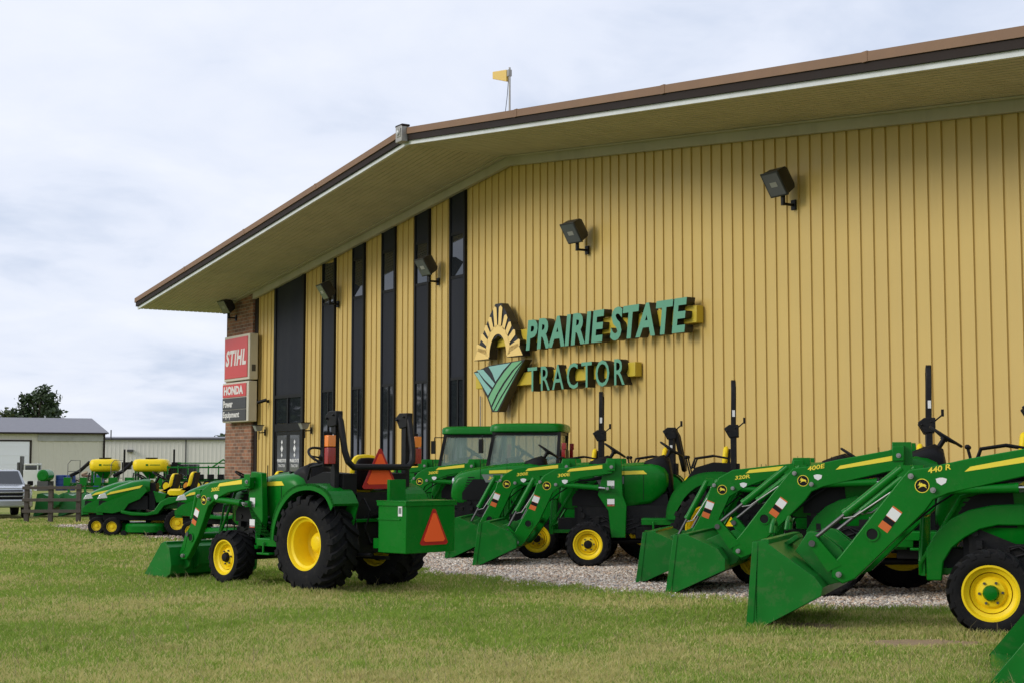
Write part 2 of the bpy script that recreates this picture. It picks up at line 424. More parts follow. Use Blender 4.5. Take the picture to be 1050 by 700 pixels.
# ------------------------------------------------------------------ tractor
def rounded(hw, zb, zt, r, flat=.0):
    pts = [(hw*.9, zb), (hw, zb+.05), (hw, zt-r*1.15)]
    for k in range(1, 7):
        a = R(90*k/6); pts.append((hw-r*(1-math.cos(a)), zt-r*1.15+r*.95*math.sin(a)))
    pts.append((hw*.35, zt-.004)); pts.append((0, zt))
    return pts+[(-y, z) for y, z in pts[:-1][::-1]]
def smooth_path(P, n):
    Q = [P[0]]+list(P)+[P[-1]]; out = []
    for i in range(1, len(Q)-2):
        for k in range(n):
            t = k/n; a, b, c, d = Q[i-1], Q[i], Q[i+1], Q[i+2]
            out.append(tuple(.5*((2*b[j])+(-a[j]+c[j])*t+(2*a[j]-5*b[j]+4*c[j]-d[j])*t*t+(-a[j]+3*b[j]-3*c[j]+d[j])*t**3) for j in (0, 1)))
    return out+[P[-1]]
def tractor(label, P, az, S, rops='up', cab=False, load=None, group=None, hubf=None, hoodtxt=None, extras=(), key='c', corner='front', stripe=True, steer=0, cat='tractor'):
    wb, rr, rw, fr, fw, hr, hf = (S[k] for k in ('wb', 'rr', 'rw', 'fr', 'fw', 'hr', 'hf'))
    h = Vector((math.sin(R(az)), math.cos(R(az)))); l = Vector((-h.y, h.x))
    K = S.get('k', 1)
    O = Vector(P)-(h*wb*K if corner == 'front' else h*0)-l*K*(hf if corner == 'front' else hr)
    t = thing('compact_tractor', label, cat, (O.x, O.y, 0), R(90-az), group)
    t.scale = (K, K, K)
    # wheels
    for sd in (1, -1):
        wheel(t, 0, sd*(hr-rw/2), rr, rw, rr*S.get('rq', .60), sd, 19, .045, .075, S.get('dish', .20), YELLOW, True, spin=rng.random())
        wheel(t, wb, sd*(hf-fw/2), fr, fw, fr*.615, sd, 17, .026, .05, .075, hubf or BLACK, False, spin=rng.random())
    def chassis(mb):
        mb.box(.35, 0, .62, 1.1, .40, .40); mb.box(1.35, 0, .66, 1.2, .36, .30); mb.box(wb+.15, 0, .62, .75, .30, .22)
        mb.cyl((0, -hr+rw*.6, rr), (0, hr-rw*.6, rr), .12, n=12); mb.box(-.2, 0, .68, .35, .42, .42)
        mb.box(.9, .28, .52, .5, .14, .18); mb.box(.75, -.28, .50, .4, .16, .2)
        mb.cyl((.4, 0, .40), (wb, 0, .36), .04)
        mb.tube([(1.3, .20, .8), (1.1, .24, .66), (.7, .30, .62), (.3, .3, .7)], .02, 6)
        mb.tube([(1.5, .22, .75), (1.2, .27, .5), (.6, .27, .45)], .016, 6)
        mb.box(.62, .36, .63, .25, .1, .12); mb.cyl((.5, .33, .60), (.5, .45, .60), .05); mb.cyl((1.15, .2, .72), (1.15, .32, .72), .07)
    part((key, 'chassis'), 'chassis', BLACKM, t, chassis, bevel=.012)
    def faxle(mb):
        mb.box(wb, 0, fr+.02, .16, 2*hf-2*fw-.02, .13); mb.cyl((wb, 0, fr), (wb, 0, fr+.25), .1)
        for sd in (-1, 1):
            mb.cyl((wb, sd*(hf-fw-.02), fr-.1), (wb, sd*(hf-fw-.02), fr+.16), .075); mb.cyl((wb, sd*(hf-fw-.03), fr), (wb, sd*(hf-fw*.5), fr), .07)
            mb.tube([(wb-.16, sd*.1, fr+.03), (wb-.16, sd*(hf-fw-.08), fr+.03), (wb-.02, sd*(hf-fw-.05), fr+.06)], .016, 6)
    part((key, 'faxle'), 'front_axle', BLACKM, t, faxle, bevel=.01)
    # hood
    c0 = .92; zl = S.get('zl', 0); lip = S.get('lip', .17); lx = 1-lip*1.25
    secs = [(.64, 1.49, 1.24, .27), (.70, 1.56, 1.14, .315), (.80, 1.60, 1.05+zl*.5, .335), (c0, 1.61, .97+zl, .345), (c0+.35, 1.59, .93+zl, .345), (wb-.2, 1.545, .90+zl, .33), (wb+.15, 1.49, .88, .315), (wb+.35, 1.43, .88, .295), (wb+.45, 1.34, .90, .27), (wb+.49, 1.18, .95, .24)]
    def hood(mb): mb.loft([[(x, y, z) for y, z in rounded(w, zb, zt, .15)] for x, zt, zb, w in secs])
    bz = (0, 0, S.get('bz', 0))
    hd = part((key, 'hood'), 'hood', GREEN, t, hood, smooth=50, loc=bz)
    def grille(mb):
        mb.box(wb+.30, 0, .95, .36, .50, .16); mb.prism([(wb+.497, .92), (wb+.497, 1.20), (wb+.45, 1.31), (wb+.44, .92)], -.2, .2)
        for sd in (-1, 1):
            mb.prism([(wb-.22, .93), (wb+.28, .93), (wb+.28, 1.06), (wb+.08, 1.30), (wb-.18, 1.30)], sd*.325, sd*.338)
    part((key, 'grille'), 'grille', BLACK, hd, grille)
    each((key, 'hl'), 'headlight', HEADL, hd, [lambda mb: mb.sphere((wb+.45, -.17, 1.26), .07, sx=.5), lambda mb: mb.sphere((wb+.45, .17, 1.26), .07, sx=.5)])
    if stripe:
        for sd in (-1, 1):
            part((key, 'strip', sd), 'yellow_stripe', YDECAL, hd, lambda mb: mb.prism([(c0+.04, 1.42), (c0+.10, 1.475), (c0+.72, 1.455), (c0+.72, 1.40)], sd*.342, sd*.350))
        def patch(mb):
            mb.prism([(c0+.40, 1.385), (c0+.40, 1.27), (c0+.78, 1.24), (c0+.86, 1.385)], .344, .350)
            mb.mi = 1; mb.box(c0+.40, .345, 1.33, .006, .012, .70)
        part((key, 'patch'), 'model_panel', [GREYD, BLACK], hd, patch)
        if hoodtxt: text_part(hoodtxt, 'hood_lettering', YDECAL, hd, side_matrix(c0+.74, .3505, 1.29), w=.30, h=.055, extrude=.0008, shear=.2, offset=.02)
    def seams(mb):
        for sd in (-1, 1):
            mb.box(wb-.05, sd*.333, 1.30, .008, .006, .55); mb.box(1.02, sd*.346, 1.22, .008, .006, .40)
            for k in range(7): mb.box(wb+.12, sd*.318, 1.06+.045*k, .30-.03*k, .012, .016)
    part((key, 'seams'), 'hood_seam', BLACK, hd, seams)
    def bits(mb, sdd):
        r2 = random.Random(5)
        for sd in (sdd,):
            for k in range(16):
                x = r2.uniform(.45, wb+.2); z = r2.uniform(.52, .92); y = sd*r2.uniform(.28, .36)
                mb.mi = 1 if k % 6 == 1 else 0
                if k % 2: mb.cyl((x, y-.03*sd, z), (x, y+.05*sd, z), .018 if mb.mi else r2.uniform(.02, .05), n=10)
                else: mb.box(x, y, z, r2.uniform(.04, .16), .08, r2.uniform(.03, .12))
            mb.mi = 0; mb.box((wb+.65)/2, sd*.30, .72, wb-.25, .03, .42)
            for k in range(4):
                x = r2.uniform(.6, 1.2); z = r2.uniform(.6, .95); mb.mi = 0
                mb.tube([(x, sd*.31, z), (x+.25, sd*.36, z-.12*r2.random()), (x+.5, sd*.34, z+.1*r2.random()), (x+.75, sd*.30, z)], .012, 6)
            mb.mi = 1
            for k in range(5): mb.cyl((wb-.55+.02*k, sd*.34, .60+.07*k), (wb-.55+.02*k, sd*.375, .60+.07*k), .014, n=8)
    part((key, 'bits', -1), 'engine_fittings', [BLACKM, ZINC], t, lambda mb: bits(mb, -1)); part((key, 'bits', 1), 'engine_fittings', [BLACKM, ZINC], t, lambda mb: bits(mb, 1))
    if load:
        def guard(mb):
            for sd in (-1, 1):
                mb.tube([(wb-.10, sd*.37, 1.30), (wb+.25, sd*.37, 1.20), (wb+.62, sd*.36, .60), (wb+.62, sd*.33, .50)], .020, 8)
            mb.box(wb+.60, 0, .56, .04, .70, .14); mb.box(wb+.30, 0, .53, .6, .5, .05)
            for k in range(5): mb.cyl((wb+.62, -.24+.12*k, .6), (wb+.60, -.24+.12*k, 1.0), .010, n=6)
            mb.tube([(wb+.62, -.36, .62), (wb+.60, -.30, 1.02), (wb+.60, .30, 1.02), (wb+.62, .36, .62)], .018, 8)
        part((key, 'guard'), 'brush_guard', GREEN, t, guard)
    # cowl, dash, steering wheel
    def dash(mb):
        mb.loft([[(x, y, z) for y, z in rounded(w, zb, zt, .12)] for x, zt, zb, w in ((1.02, 1.618, 1.55, .22), (.86, 1.68, 1.50, .25), (.72, 1.72, 1.35, .24), (.63, 1.66, 1.1, .22), (.585, 1.4, .85, .20))])
        mb.prism([(.60, .74), (wb+.25, .60), (wb+.25, .94), (1.25, 1.0), (.66, 1.12)], -.29, .29)
    part((key, 'dash'), 'dashboard', BLACK, t, dash, smooth=50, loc=bz)
    def stw(mb):
        c = Vector((.60, 0, 1.80)); ax = Vector((-.55, 0, .835)); u = Vector((0, 1, 0)); v = ax.cross(u)
        pts = [c+(u*math.cos(2*math.pi*k/24)+v*math.sin(2*math.pi*k/24))*.20 for k in range(24)]
        rs = [[p+((p-c).normalized()*math.cos(a)+ax*math.sin(a))*.017 for a in [2*math.pi*j/7 for j in range(7)]] for p in pts]
        q = [mb.ring(r) for r in rs]
        for i in range(24): mb.bridge(q[i], q[(i+1) % 24])
        for a in (0, 2.1, 4.2): mb.cyl(c-ax*.03, c+(u*math.cos(a)+v*math.sin(a))*.195, .013, n=6)
        mb.cyl(c-ax*.05, c+ax*.012, .045); mb.cyl(c-ax*.32, c, .03)
    part((key, 'stw'), 'steering_wheel', BLACK, t, stw, loc=(0, 0, steer+bz[2]))
    # fenders and platform
    fo = hr-.01
    arc = [(.66, .74), (.64, .92), (.56, 1.13), (.42, 1.29), (.22, 1.41), (0, 1.455), (-.25, 1.45), (-.48, 1.37), (-.60, 1.22)]
    arc = smooth_path(arc, 3)
    for sd in (-1, 1):
        def fend(mb):
            n = len(arc)
            A = [(x, z) for x, z in arc]; B = [(x*.955-.0, z-.028 if i > 4 else z) for i, (x, z) in enumerate(arc)]
            for i in range(n-1):
                mb.prism([A[i], A[i+1], B[i+1], B[i]], sd*.40, sd*fo)
                # rolled outer lip
                mb.prism([A[i], A[i+1], (A[i+1][0]*lx, A[i+1][1]-lip*min(1, (i+1)/6)), (A[i][0]*lx, A[i][1]-lip*min(1, i/6))], sd*(fo-.012), sd*fo)
            mb.prism([(.62, .78)]+[(x*.97, z-.015) for x, z in arc[1:]]+[(-.5, .95), (-.2, .8)], sd*.385, sd*.40)
        f = part((key, 'fender', sd), 'fender', GREEN, t, fend, smooth=40, loc=bz)
        def ftop(mb):
            mb.prism([(.52, 1.14), (.40, 1.20), (.30, 1.28), (.05, 1.36), (-.28, 1.36), (-.45, 1.32), (-.45, 1.58), (-.05, 1.60), (.22, 1.52)], sd*.30, sd*.52)
            mb.tube([(.28, sd*.50, 1.50), (.22, sd*.50, 1.66), (-.05, sd*.50, 1.70), (-.28, sd*.50, 1.66), (-.30, sd*.50, 1.5)], .018, 8)
            mb.cyl((.30, sd*.40, 1.40), (.36, sd*.40, 1.66), .012); mb.sphere((.36, sd*.40, 1.68), .03)
        part((key, 'ftop', sd), 'fender_console', BLACK, f, ftop, bevel=.02)
    def plat(mb):
        mb.box(.78, 0, .735, .50, 2*hr-.16, .035); mb.box(.78, hr-.09, .70, .50, .03, .09); mb.box(.78, -hr+.09, .70, .50, .03, .09)
        mb.box(0, 0, 1.0, .9, .78, .04); mb.box(.47, 0, .86, .03, .78, .28)
        mb.box(.85, hr-.12, .56, .26, .16, .025); mb.box(.85, hr-.05, .63, .03, .02, .16)
    part((key, 'plat'), 'platform', GREEN, t, plat, bevel=.006, loc=bz)
    if not cab:
        def cush(mb):
            mb.mi = 0
            mb.loft([[(x, y*w, z) for y, z in ((-.9, zb), (-1, zb+.03), (-.95, zt-.02), (-.6, zt+.012), (0, zt-.005), (.6, zt+.012), (.95, zt-.02), (1, zt-.03), (.9, zb))] for x, zb, zt, w in ((.40, 1.33, 1.38, .2), (.36, 1.30, 1.42, .24), (.1, 1.30, 1.42, .25), (-.12, 1.30, 1.43, .24))])
            mb.mi = 1; mb.box(.12, 0, 1.16, .36, .38, .26)
        s_ = part((key, 'seat'), 'seat', [YELLOW, BLACK], t, cush, smooth=50, loc=(0, 0, S.get('sz', -.05)))
        def back(mb):
            mb.mi = 0
            rg = []
            for dx, k in ((-.0, .80), (.02, .97), (.05, 1.0), (.075, .93), (.085, .8)):
                rg.append([(-.24+dx+(-.10*(z-1.4)), y*k, 1.42+(z-1.42)*1) for y, z in [(.225*math.copysign(abs(math.cos(a))**.5, math.cos(a)), 1.66+.24*k*math.copysign(abs(math.sin(a))**.6, math.sin(a))) for a in [2*math.pi*j/20 for j in range(20)]]])
            mb.loft(rg)
            mb.mi = 1
            mb.loft([[(-.247+dx-(.10*(z-1.4)), y*k, z) for y, z in [(.19*math.copysign(abs(math.cos(a))**.5, math.cos(a)), 1.655+.205*k*math.copysign(abs(math.sin(a))**.6, math.sin(a))) for a in [2*math.pi*j/20 for j in range(20)]]] for dx, k in ((.005, 1.0), (-.02, .97), (-.03, .8))])
        part((key, 'back'), 'backrest', [YELLOW, BLACK], s_, back, smooth=50)
    # roll bar
    yr = S.get('yr', .50)
    if not cab:
        zh = S.get('zh', 2.08)
        def rbar(mb):
            for sd in (-1, 1):
                mb.box(-.36, sd*yr, 1.50, .085, .075, 1.2, None); mb.box(-.36, sd*yr, .9, .14, .10, .25)
                mb.prism([(-.44, zh-.09), (-.30, zh-.11), (-.22, zh+.03), (-.30, zh+.09), (-.44, zh+.09)], sd*yr-.055, sd*yr+.055)
                mb.cyl((-.27, sd*yr-.09, zh), (-.27, sd*yr+.09, zh), .014)
                mb.cyl((-.39, sd*yr-.08, zh+.04), (-.39, sd*yr+.08, zh+.04), .012)
            if rops == 'up':
                for sd in (-1, 1):
                    mb.loft([[(x-.035, sd*y-.035, z), (x+.035, sd*y-.035, z), (x+.035, sd*y+.035, z), (x-.035, sd*y+.035, z)] for x, y, z in ((-.36, yr, zh), (-.37, yr, zh+.6), (-.37, yr-.02, zh+.70), (-.37, yr-.07, zh+.755), (-.37, yr-.12, zh+.77))])
                mb.box(-.37, 0, zh+.745, .07, 2*yr-.20, .06)
            else:
                # hoop folded down behind the seat
                q = [(-.33, yr, zh+.03), (-.40, yr-.005, zh+.055), (-.45, yr-.01, zh-.04), (-.52, yr-.02, zh-.40), (-.55, yr-.05, zh-.53), (-.56, yr-.13, zh-.60)]
                pts = q+[(x, -y, z) for x, y, z in q[::-1]]
                mb.tube(pts, .042, 8)
        rb = part((key, 'rops', rops), 'roll_bar', BLACKM, t, rbar, bevel=.008)
        def rtag(mb):
            mb.box(-.37 if rops == 'up' else -.36, yr+.040, zh+(.26 if rops == 'up' else -.25), .04, .004, .10)
        part((key, 'rtag', rops), 'white_tag', WHITE, rb, rtag)
        def rlight(mb):
            mb.cyl((-.40, yr, zh+.02), (-.52, yr+.02, zh+.12), .010); mb.box(-.53, yr+.02, zh+.15, .035, .09, .09)
        if 'smv' not in extras: part((key, 'rlight'), 'lamp_bracket', BLACK, rb, rlight)
    else:
        def cabf(mb):
            zt = 2.16
            for sd in (-1, 1):
                y0, y1 = .56, .50
                for x0, x1, z0 in ((1.24, 1.08, 1.30), (-.12, -.16, 1.40)):
                    mb.loft([[(x0-.03, sd*y0-.025, z0), (x0+.03, sd*y0-.025, z0), (x0+.03, sd*y0+.025, z0), (x0-.03, sd*y0+.025, z0)], [(x1-.03, sd*y1-.025, zt), (x1+.03, sd*y1-.025, zt), (x1+.03, sd*y1+.025, zt), (x1-.03, sd*y1+.025, zt)]])
                mb.prism([(1.22, 1.28), (1.25, .78), (.62, .78), (.60, 1.0), (.50, 1.22), (.36, 1.34), (.36, 1.40), (1.22, 1.34)], sd*.53, sd*.57) if sd < 0 else mb.prism([(1.27, 1.32), (1.25, .78), (1.18, .78), (1.17, 1.32)], sd*.53, sd*.57)
                mb.box(.46, sd*.5, zt-.02, 1.24, .05, .06)
                mb.box(1.30, sd*.66, 1.90, .07, .12, .26); mb.tube([(1.1, sd*.52, 2.1), (1.28, sd*.62, 2.1), (1.30, sd*.64, 1.9)], .012, 6)
            mb.box(-.15, 0, zt-.02, .05, 1.0, .06); mb.box(1.08, 0, zt-.02, .05, 1.0, .06); mb.box(-.12, 0, 1.40, .05, 1.08, .06)
        cf = part((key, 'cabf'), 'cab_frame', BLACKM, t, cabf)
        zt = 2.14
        for gi, (v, dx, dy) in enumerate((([(1.21, .555, 1.30), (1.06, .50, zt), (-.13, .50, zt), (-.09, .555, 1.42), (.40, .555, 1.12)], 0, -.006),
                ([(1.21, -.555, 1.30), (1.06, -.50, zt), (-.13, -.50, zt), (-.09, -.555, 1.42), (.40, -.555, 1.12)], 0, .006),
                ([(1.24, .53, 1.30), (1.08, .48, zt), (1.08, -.48, zt), (1.24, -.53, 1.30)], -.006, 0), ([(-.12, .53, 1.42), (-.15, .48, zt), (-.15, -.48, zt), (-.12, -.53, 1.42)], .006, 0))):
            part((key, 'glass', gi), 'cab_window', GLASSC, t, lambda mb: mb.loft([v, [(x+dx, y+dy, z) for x, y, z in v]]), smooth=0)
        def post(mb): mb.box(.40, 0, 1.70, .03, .03, 1.1); mb.tube([(.40, 0, 1.2), (.43, .02, 1.6), (.40, 0, 2.2)], .012, 6)
        part((key, 'hnd'), 'wiper', BLACKM, t, lambda mb: mb.cyl((1.14, .3, 1.9), (1.20, .1, 1.5), .012, n=6))
        def croof(mb):
            def rr_(k, z, dx=0): return [(.47+dx+.72*k*math.copysign(abs(math.cos(a))**.35, math.cos(a)), .60*k*math.copysign(abs(math.sin(a))**.35, math.sin(a)), z) for a in [2*math.pi*j/32 for j in range(32)]]
            mb.loft([rr_(.96, 2.16), rr_(1.0, 2.18), rr_(1.0, 2.26), rr_(.975, 2.30), rr_(.88, 2.325), rr_(.5, 2.335)])
        part((key, 'croof'), 'cab_roof', GREEN, t, croof, smooth=50)
        def cin(mb):
            mb.box(.02, 0, 1.22, .5, .46, .35); mb.box(-.18, 0, 1.60, .12, .44, .5); mb.box(.30, -.3, 1.4, .4, .12, .14)
        part((key, 'cin'), 'seat', BLACK, t, cin, bevel=.04)
        each((key, 'clamp'), 'tail_light', REDL, cf, [lambda mb: (mb.box(-.25, .54, 1.90, .08, .07, .12), mb.box(-.24, .54, 1.76, .07, .06, .16)), lambda mb: (mb.box(-.25, -.54, 1.90, .08, .07, .12), mb.box(-.24, -.54, 1.76, .07, .06, .16))], bevel=.01)
    # rear hitch
    def hitch(mb):
        for sd in (-1, 1):
            mb.tube([(-.05, sd*.25, .50), (-.45, sd*.32, .46), (-.80, sd*.36, .48)], .024, 8); mb.tube([(-.15, sd*.22, 1.05), (-.4, sd*.28, .95), (-.5, sd*.31, .52)], .018, 8)
            mb.tube([(-.3, sd*.1, 1.2), (-.42, sd*.14, .8), (-.5, sd*.1, .6)], .012, 6)
        mb.cyl((-.30, 0, .9), (-.78, 0, 1.0), .025); mb.box(-.45, 0, .42, .5, .07, .04); mb.cyl((-.36, 0, .6), (-.50, 0, .6), .04)
        mb.box(-.34, 0, .95, .1, .5, .55); mb.tube([(-.4, .15, 1.15), (-.55, .17, 1.0), (-.5, .2, .75), (-.42, .1, .65)], .012, 6); mb.tube([(-.4, -.15, 1.1), (-.52, -.12, .95), (-.45, -.2, .7)], .012, 6)
    part((key, 'hitch'), 'rear_hitch', BLACKM, t, hitch)
    for sd in (-1, 1):
        def tl(mb):
            mb.mi = 0; mb.box(-.42, sd*(yr+.13), 1.86, .08, .12, .14)
            mb.mi = 1; mb.box(-.42, sd*(yr+.13), 1.68, .08, .12, .20)
            mb.mi = 2; mb.box(-.375, sd*(yr+.13), 1.76, .02, .14, .42); mb.box(-.37, sd*(yr+.06), 1.6, .03, .1, .04)
        if 'smv' in extras: part((key, 'tl', sd), 'rear_lamp', [AMBER, REDL, BLACK], t, tl, bevel=.006)
    if 'smv' in extras:
        def smv(mb):
            mb.mi = 0; tri(mb, -.475, -.05, 1.27, .58, .50, 0)
            mb.mi = 1; tri(mb, -.477, -.05, 1.325, .43, .38, .004)
        part((key, 'smv'), 'warning_triangle', [REDREF, ORANGE], t, smv)
    if load:
        loader(t, S, **load)
    return t
def tri(mb, x, y, z, w, h, d, c=.03):
    P = [(-w/2+c, 0), (w/2-c, 0), (w/2, c*.8), (c*.7, h), (-c*.7, h), (-w/2, c*.8)]
    mb.loft([[(x, y+a, z+b) for a, b in P], [(x-.004-d, y+a, z+b) for a, b in P]])
COMPACT = dict(wb=1.85, rr=.60, rw=.38, fr=.35, fw=.26, hr=.78, hf=.72)
UTIL    = dict(zl=-.14, wb=1.90, rr=.63, rw=.40, fr=.378, fw=.28, hr=.80, hf=.74, k=1.06)
T1S     = dict(rq=.54, bz=-.12, zh=2.14, lip=.08, sz=-.20, wb=1.75, rr=.60, rw=.46, fr=.355, fw=.30, hr=.80, hf=.74, dish=.30, yr=.58)
# ------------------------------------------------------------------ the dealership (local x along the gable wall, y inward, z up)
def nodes_of(m): return m.node_tree.nodes, m.node_tree.links
WALLM = mat('yellow_ribbed_metal', (.61, .435, .135), .45, var=.06, vscale=.9)
def _streak(m, col, amt):
    N, L = nodes_of(m); b = N['Principled BSDF']
    tc = N.new('ShaderNodeTexCoord'); mp = N.new('ShaderNodeMapping'); mp.inputs['Scale'].default_value = (1.6, 1.6, .12)
    n = N.new('ShaderNodeTexNoise'); n.inputs['Scale'].default_value = 1; n.inputs['Detail'].default_value = 7; n.inputs['Roughness'].default_value = .65
    L.new(tc.outputs['Object'], mp.inputs['Vector']); L.new(mp.outputs['Vector'], n.inputs['Vector'])
    mr = N.new('ShaderNodeMapRange'); mr.inputs['From Min'].default_value = .45; mr.inputs['From Max'].default_value = .8; mr.inputs['To Max'].default_value = amt
    L.new(n.outputs['Fac'], mr.inputs['Value'])
    src = b.inputs['Base Color'].links[0].from_socket if b.inputs['Base Color'].links else None
    mx = N.new('ShaderNodeMix'); mx.data_type = 'RGBA'; mx.inputs['B'].default_value = (*col, 1)
    if src: L.new(src, mx.inputs['A'])
    else: mx.inputs['A'].default_value = b.inputs['Base Color'].default_value
    L.new(mr.outputs['Result'], mx.inputs['Factor']); L.new(mx.outputs['Result'], b.inputs['Base Color'])
_streak(WALLM, (.50, .36, .15), .2)
def brick_mat():
    m = bpy.data.materials.new('brown_brick'); m.use_nodes = True; N, L = nodes_of(m); b = N['Principled BSDF']
    tc = N.new('ShaderNodeTexCoord'); sp = N.new('ShaderNodeSeparateXYZ'); cb = N.new('ShaderNodeCombineXYZ')
    ad = N.new('ShaderNodeMath'); ad.operation = 'ADD'
    L.new(tc.outputs['Object'], sp.inputs[0]); L.new(sp.outputs['X'], ad.inputs[0]); L.new(sp.outputs['Y'], ad.inputs[1])
    L.new(ad.outputs[0], cb.inputs['X']); L.new(sp.outputs['Z'], cb.inputs['Y'])
    br = N.new('ShaderNodeTexBrick'); br.inputs['Scale'].default_value = 1; br.inputs['Brick Width'].default_value = .30; br.inputs['Row Height'].default_value = .105
    br.inputs['Mortar Size'].default_value = .009; br.inputs['Color1'].default_value = (.30, .135, .075, 1); br.inputs['Color2'].default_value = (.12, .062, .042, 1); br.inputs['Mortar'].default_value = (.30, .25, .19, 1)
    br.inputs['Bias'].default_value = -.1
    L.new(cb.outputs[0], br.inputs['Vector'])
    n = N.new('ShaderNodeTexNoise'); n.inputs['Scale'].default_value = 3; n.inputs['Detail'].default_value = 8; L.new(cb.outputs[0], n.inputs['Vector'])
    mx = N.new('ShaderNodeMix'); mx.data_type = 'RGBA'; mx.blend_type = 'OVERLAY'; mx.inputs['Factor'].default_value = .5
    L.new(br.outputs['Color'], mx.inputs['A']); L.new(n.outputs['Fac'], mx.inputs['B']); L.new(mx.outputs['Result'], b.inputs['Base Color'])
    bp = N.new('ShaderNodeBump'); bp.inputs['Strength'].default_value = .6; bp.inputs['Distance'].default_value = .01; bp.invert = True
    L.new(br.outputs['Fac'], bp.inputs['Height']); L.new(bp.outputs['Normal'], b.inputs['Normal']); b.inputs['Roughness'].default_value = .9
    return m
BRICK = brick_mat()
SOFF = mat('soffit_beige', (.50, .46, .37), .7, var=.10, vscale=1.2)
_streak(SOFF, (.16, .14, .10), .3)
TRIMW = mat('white_trim', (.66, .69, .70), .5, var=.08); _streak(TRIMW, (.3, .3, .28), .4)
FASC = mat('dark_brown_fascia', (.022, .014, .011), .6, spec=.2, var=.2)
CAP = mat('tan_cap_flashing', (.23, .14, .088), .6, var=.15, spec=.2); _streak(CAP, (.2, .12, .09), .4)
ROOFM = mat('roof_membrane', (.30, .22, .17), .8, var=.1)
SLATE = mat('slate_blue_panel', (.011, .013, .021), .6, var=.35, vscale=2, spec=.25); _streak(SLATE, (.028, .030, .036), .5)
FRAMEB = mat('black_frame', (.006, .006, .007), .5, spec=.25)
PANE = mat('dark_window_glass', (.015, .018, .022), .03, spec=.9)
PANED = mat('door_glass', (.10, .105, .11), .05, spec=.8)
BW = thing('tractor_dealership', 'large yellow ribbed metal dealership with wide gable roof and tall dark window strips', 'building', (NX*D_W, NY*D_W, 0), -A_W)
S0, S1 = -45.1, -11.1; BD = 26
OPEN = ((-41.40, -39.26), (-38.07, -37.25), (-36.16, -35.45), (-34.44, -33.68), (-32.64, -31.90), (-30.88, -30.14))
def wall_fn(mb):
    s = -42.72; P = []; G = []
    p = .29
    while s < S1-.01:
        for ds, y in ((0, 0), (.003, -.026), (.080, -.026), (.083, 0), (.096, .001)):
            if s+ds < S1:
                if any(a-.02 < s+ds < b+.02 for a, b in OPEN): y = min(max(y, 0), .0)
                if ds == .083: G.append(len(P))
                P.append((s+ds, y))
        s += p
    P.append((S1, 0))
    bot = [mb.bm.verts.new((x, y, 0)) for x, y in P]; top = [mb.bm.verts.new((x, y, soffit(x)+.03)) for x, y in P]
    mb.bridge(bot, top, closed=False); mb.bm.faces.ensure_lookup_table()
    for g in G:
        for f in (mb.bm.faces[g],): f.material_index = 1  # joint strip beside each rib: groove shade painted in as a darker colour
wo = part(('b',), 'front_wall', [WALLM, mat('shaded_panel_joint', (.44, .30, .10), .9)], BW, wall_fn, smooth=0)
def back_fn(mb):
    mb.box((S0+S1)/2, BD, 3.3, S1-S0, .2, 6.6); mb.box(S1+.1, BD/2, 3.27, .2, BD, 6.54); mb.box(S0+.1, BD/2+1.3, 3.27, .2, BD-2.4, 6.54)
    mb.prism([(S0+.3, 6.4), (S1-.3, 6.4), (SR, 8.4)], BD-.1, BD)
part(('b',), 'outer_wall', WALLM, BW, back_fn)
def brick_fn(mb):
    mb.prism([(S0, 0), (-42.95, 0), (-42.95, soffit(-42.95)+.02), (S0, soffit(S0)+.02)], -.12, 2.6)
part(('b',), 'brick_pier', BRICK, BW, brick_fn)
part(('b',), 'corner_trim', FASC, BW, lambda mb: mb.prism([(-42.95, 0), (-42.70, 0), (-42.70, soffit(-42.70)), (-42.95, soffit(-42.95))], -.05, .05))
# roof: outer overhang 2.71 m, side overhang 1.05 m
OV = 2.71; E0, E1 = S0-1.05, S1+1.05
def band(mb, z0, z1, y0, y1, e0=E0, e1=E1):
    for a, b in ((e0, SR), (SR, e1)):
        mb.prism([(a, soffit(a)+z0), (b, soffit(b)+z0), (b, soffit(b)+z1), (a, soffit(a)+z1)], y0, y1)
def roof_fn(mb): band(mb, .22, .31, -OV+.05, BD+1)
rf = part(('b',), 'roof', ROOFM, BW, roof_fn, smooth=0)
def cap_fn(mb):
    for a, b in ((E0-.05, SR), (SR, E1+.05)):
        n = 4
        for k in range(n):
            x0 = a+(b-a)*k/n; x1 = a+(b-a)*(k+1)/n; g = .012
            mb.prism([(x0+g, soffit(x0)+.205), (x1-g, soffit(x1)+.205), (x1-g, soffit(x1)+.345), (x0+g, soffit(x0)+.345)], -OV-.10, -OV+.06)
            mb.prism([(x1-.05, soffit(x1)+.20), (x1+.05, soffit(x1)+.20), (x1+.05, soffit(x1)+.351), (x1-.05, soffit(x1)+.351)], -OV-.107, -OV+.062)
    for x in (E0-.03, E1+.03): mb.box(x, BD/2-1, soffit(E0)+.275, .12, BD+2*OV-3, .14)
part(('b',), 'cap_flashing', CAP, rf, cap_fn, smooth=0)
def fas_fn(mb):
    band(mb, .075, .200, -OV-.07, -OV+.05); band(mb, .203, .21, -OV-.04, -OV+.05)
    for x in (E0, E1): mb.box(x, BD/2-.85, soffit(E0)+.138, .10, BD+3.4, .125)
part(('b',), 'fascia', FASC, rf, fas_fn, smooth=0)
part(('b',), 'rake_trim', TRIMW, rf, lambda mb: band(mb, -.012, .072, -OV-.01, -OV+.05), smooth=0)
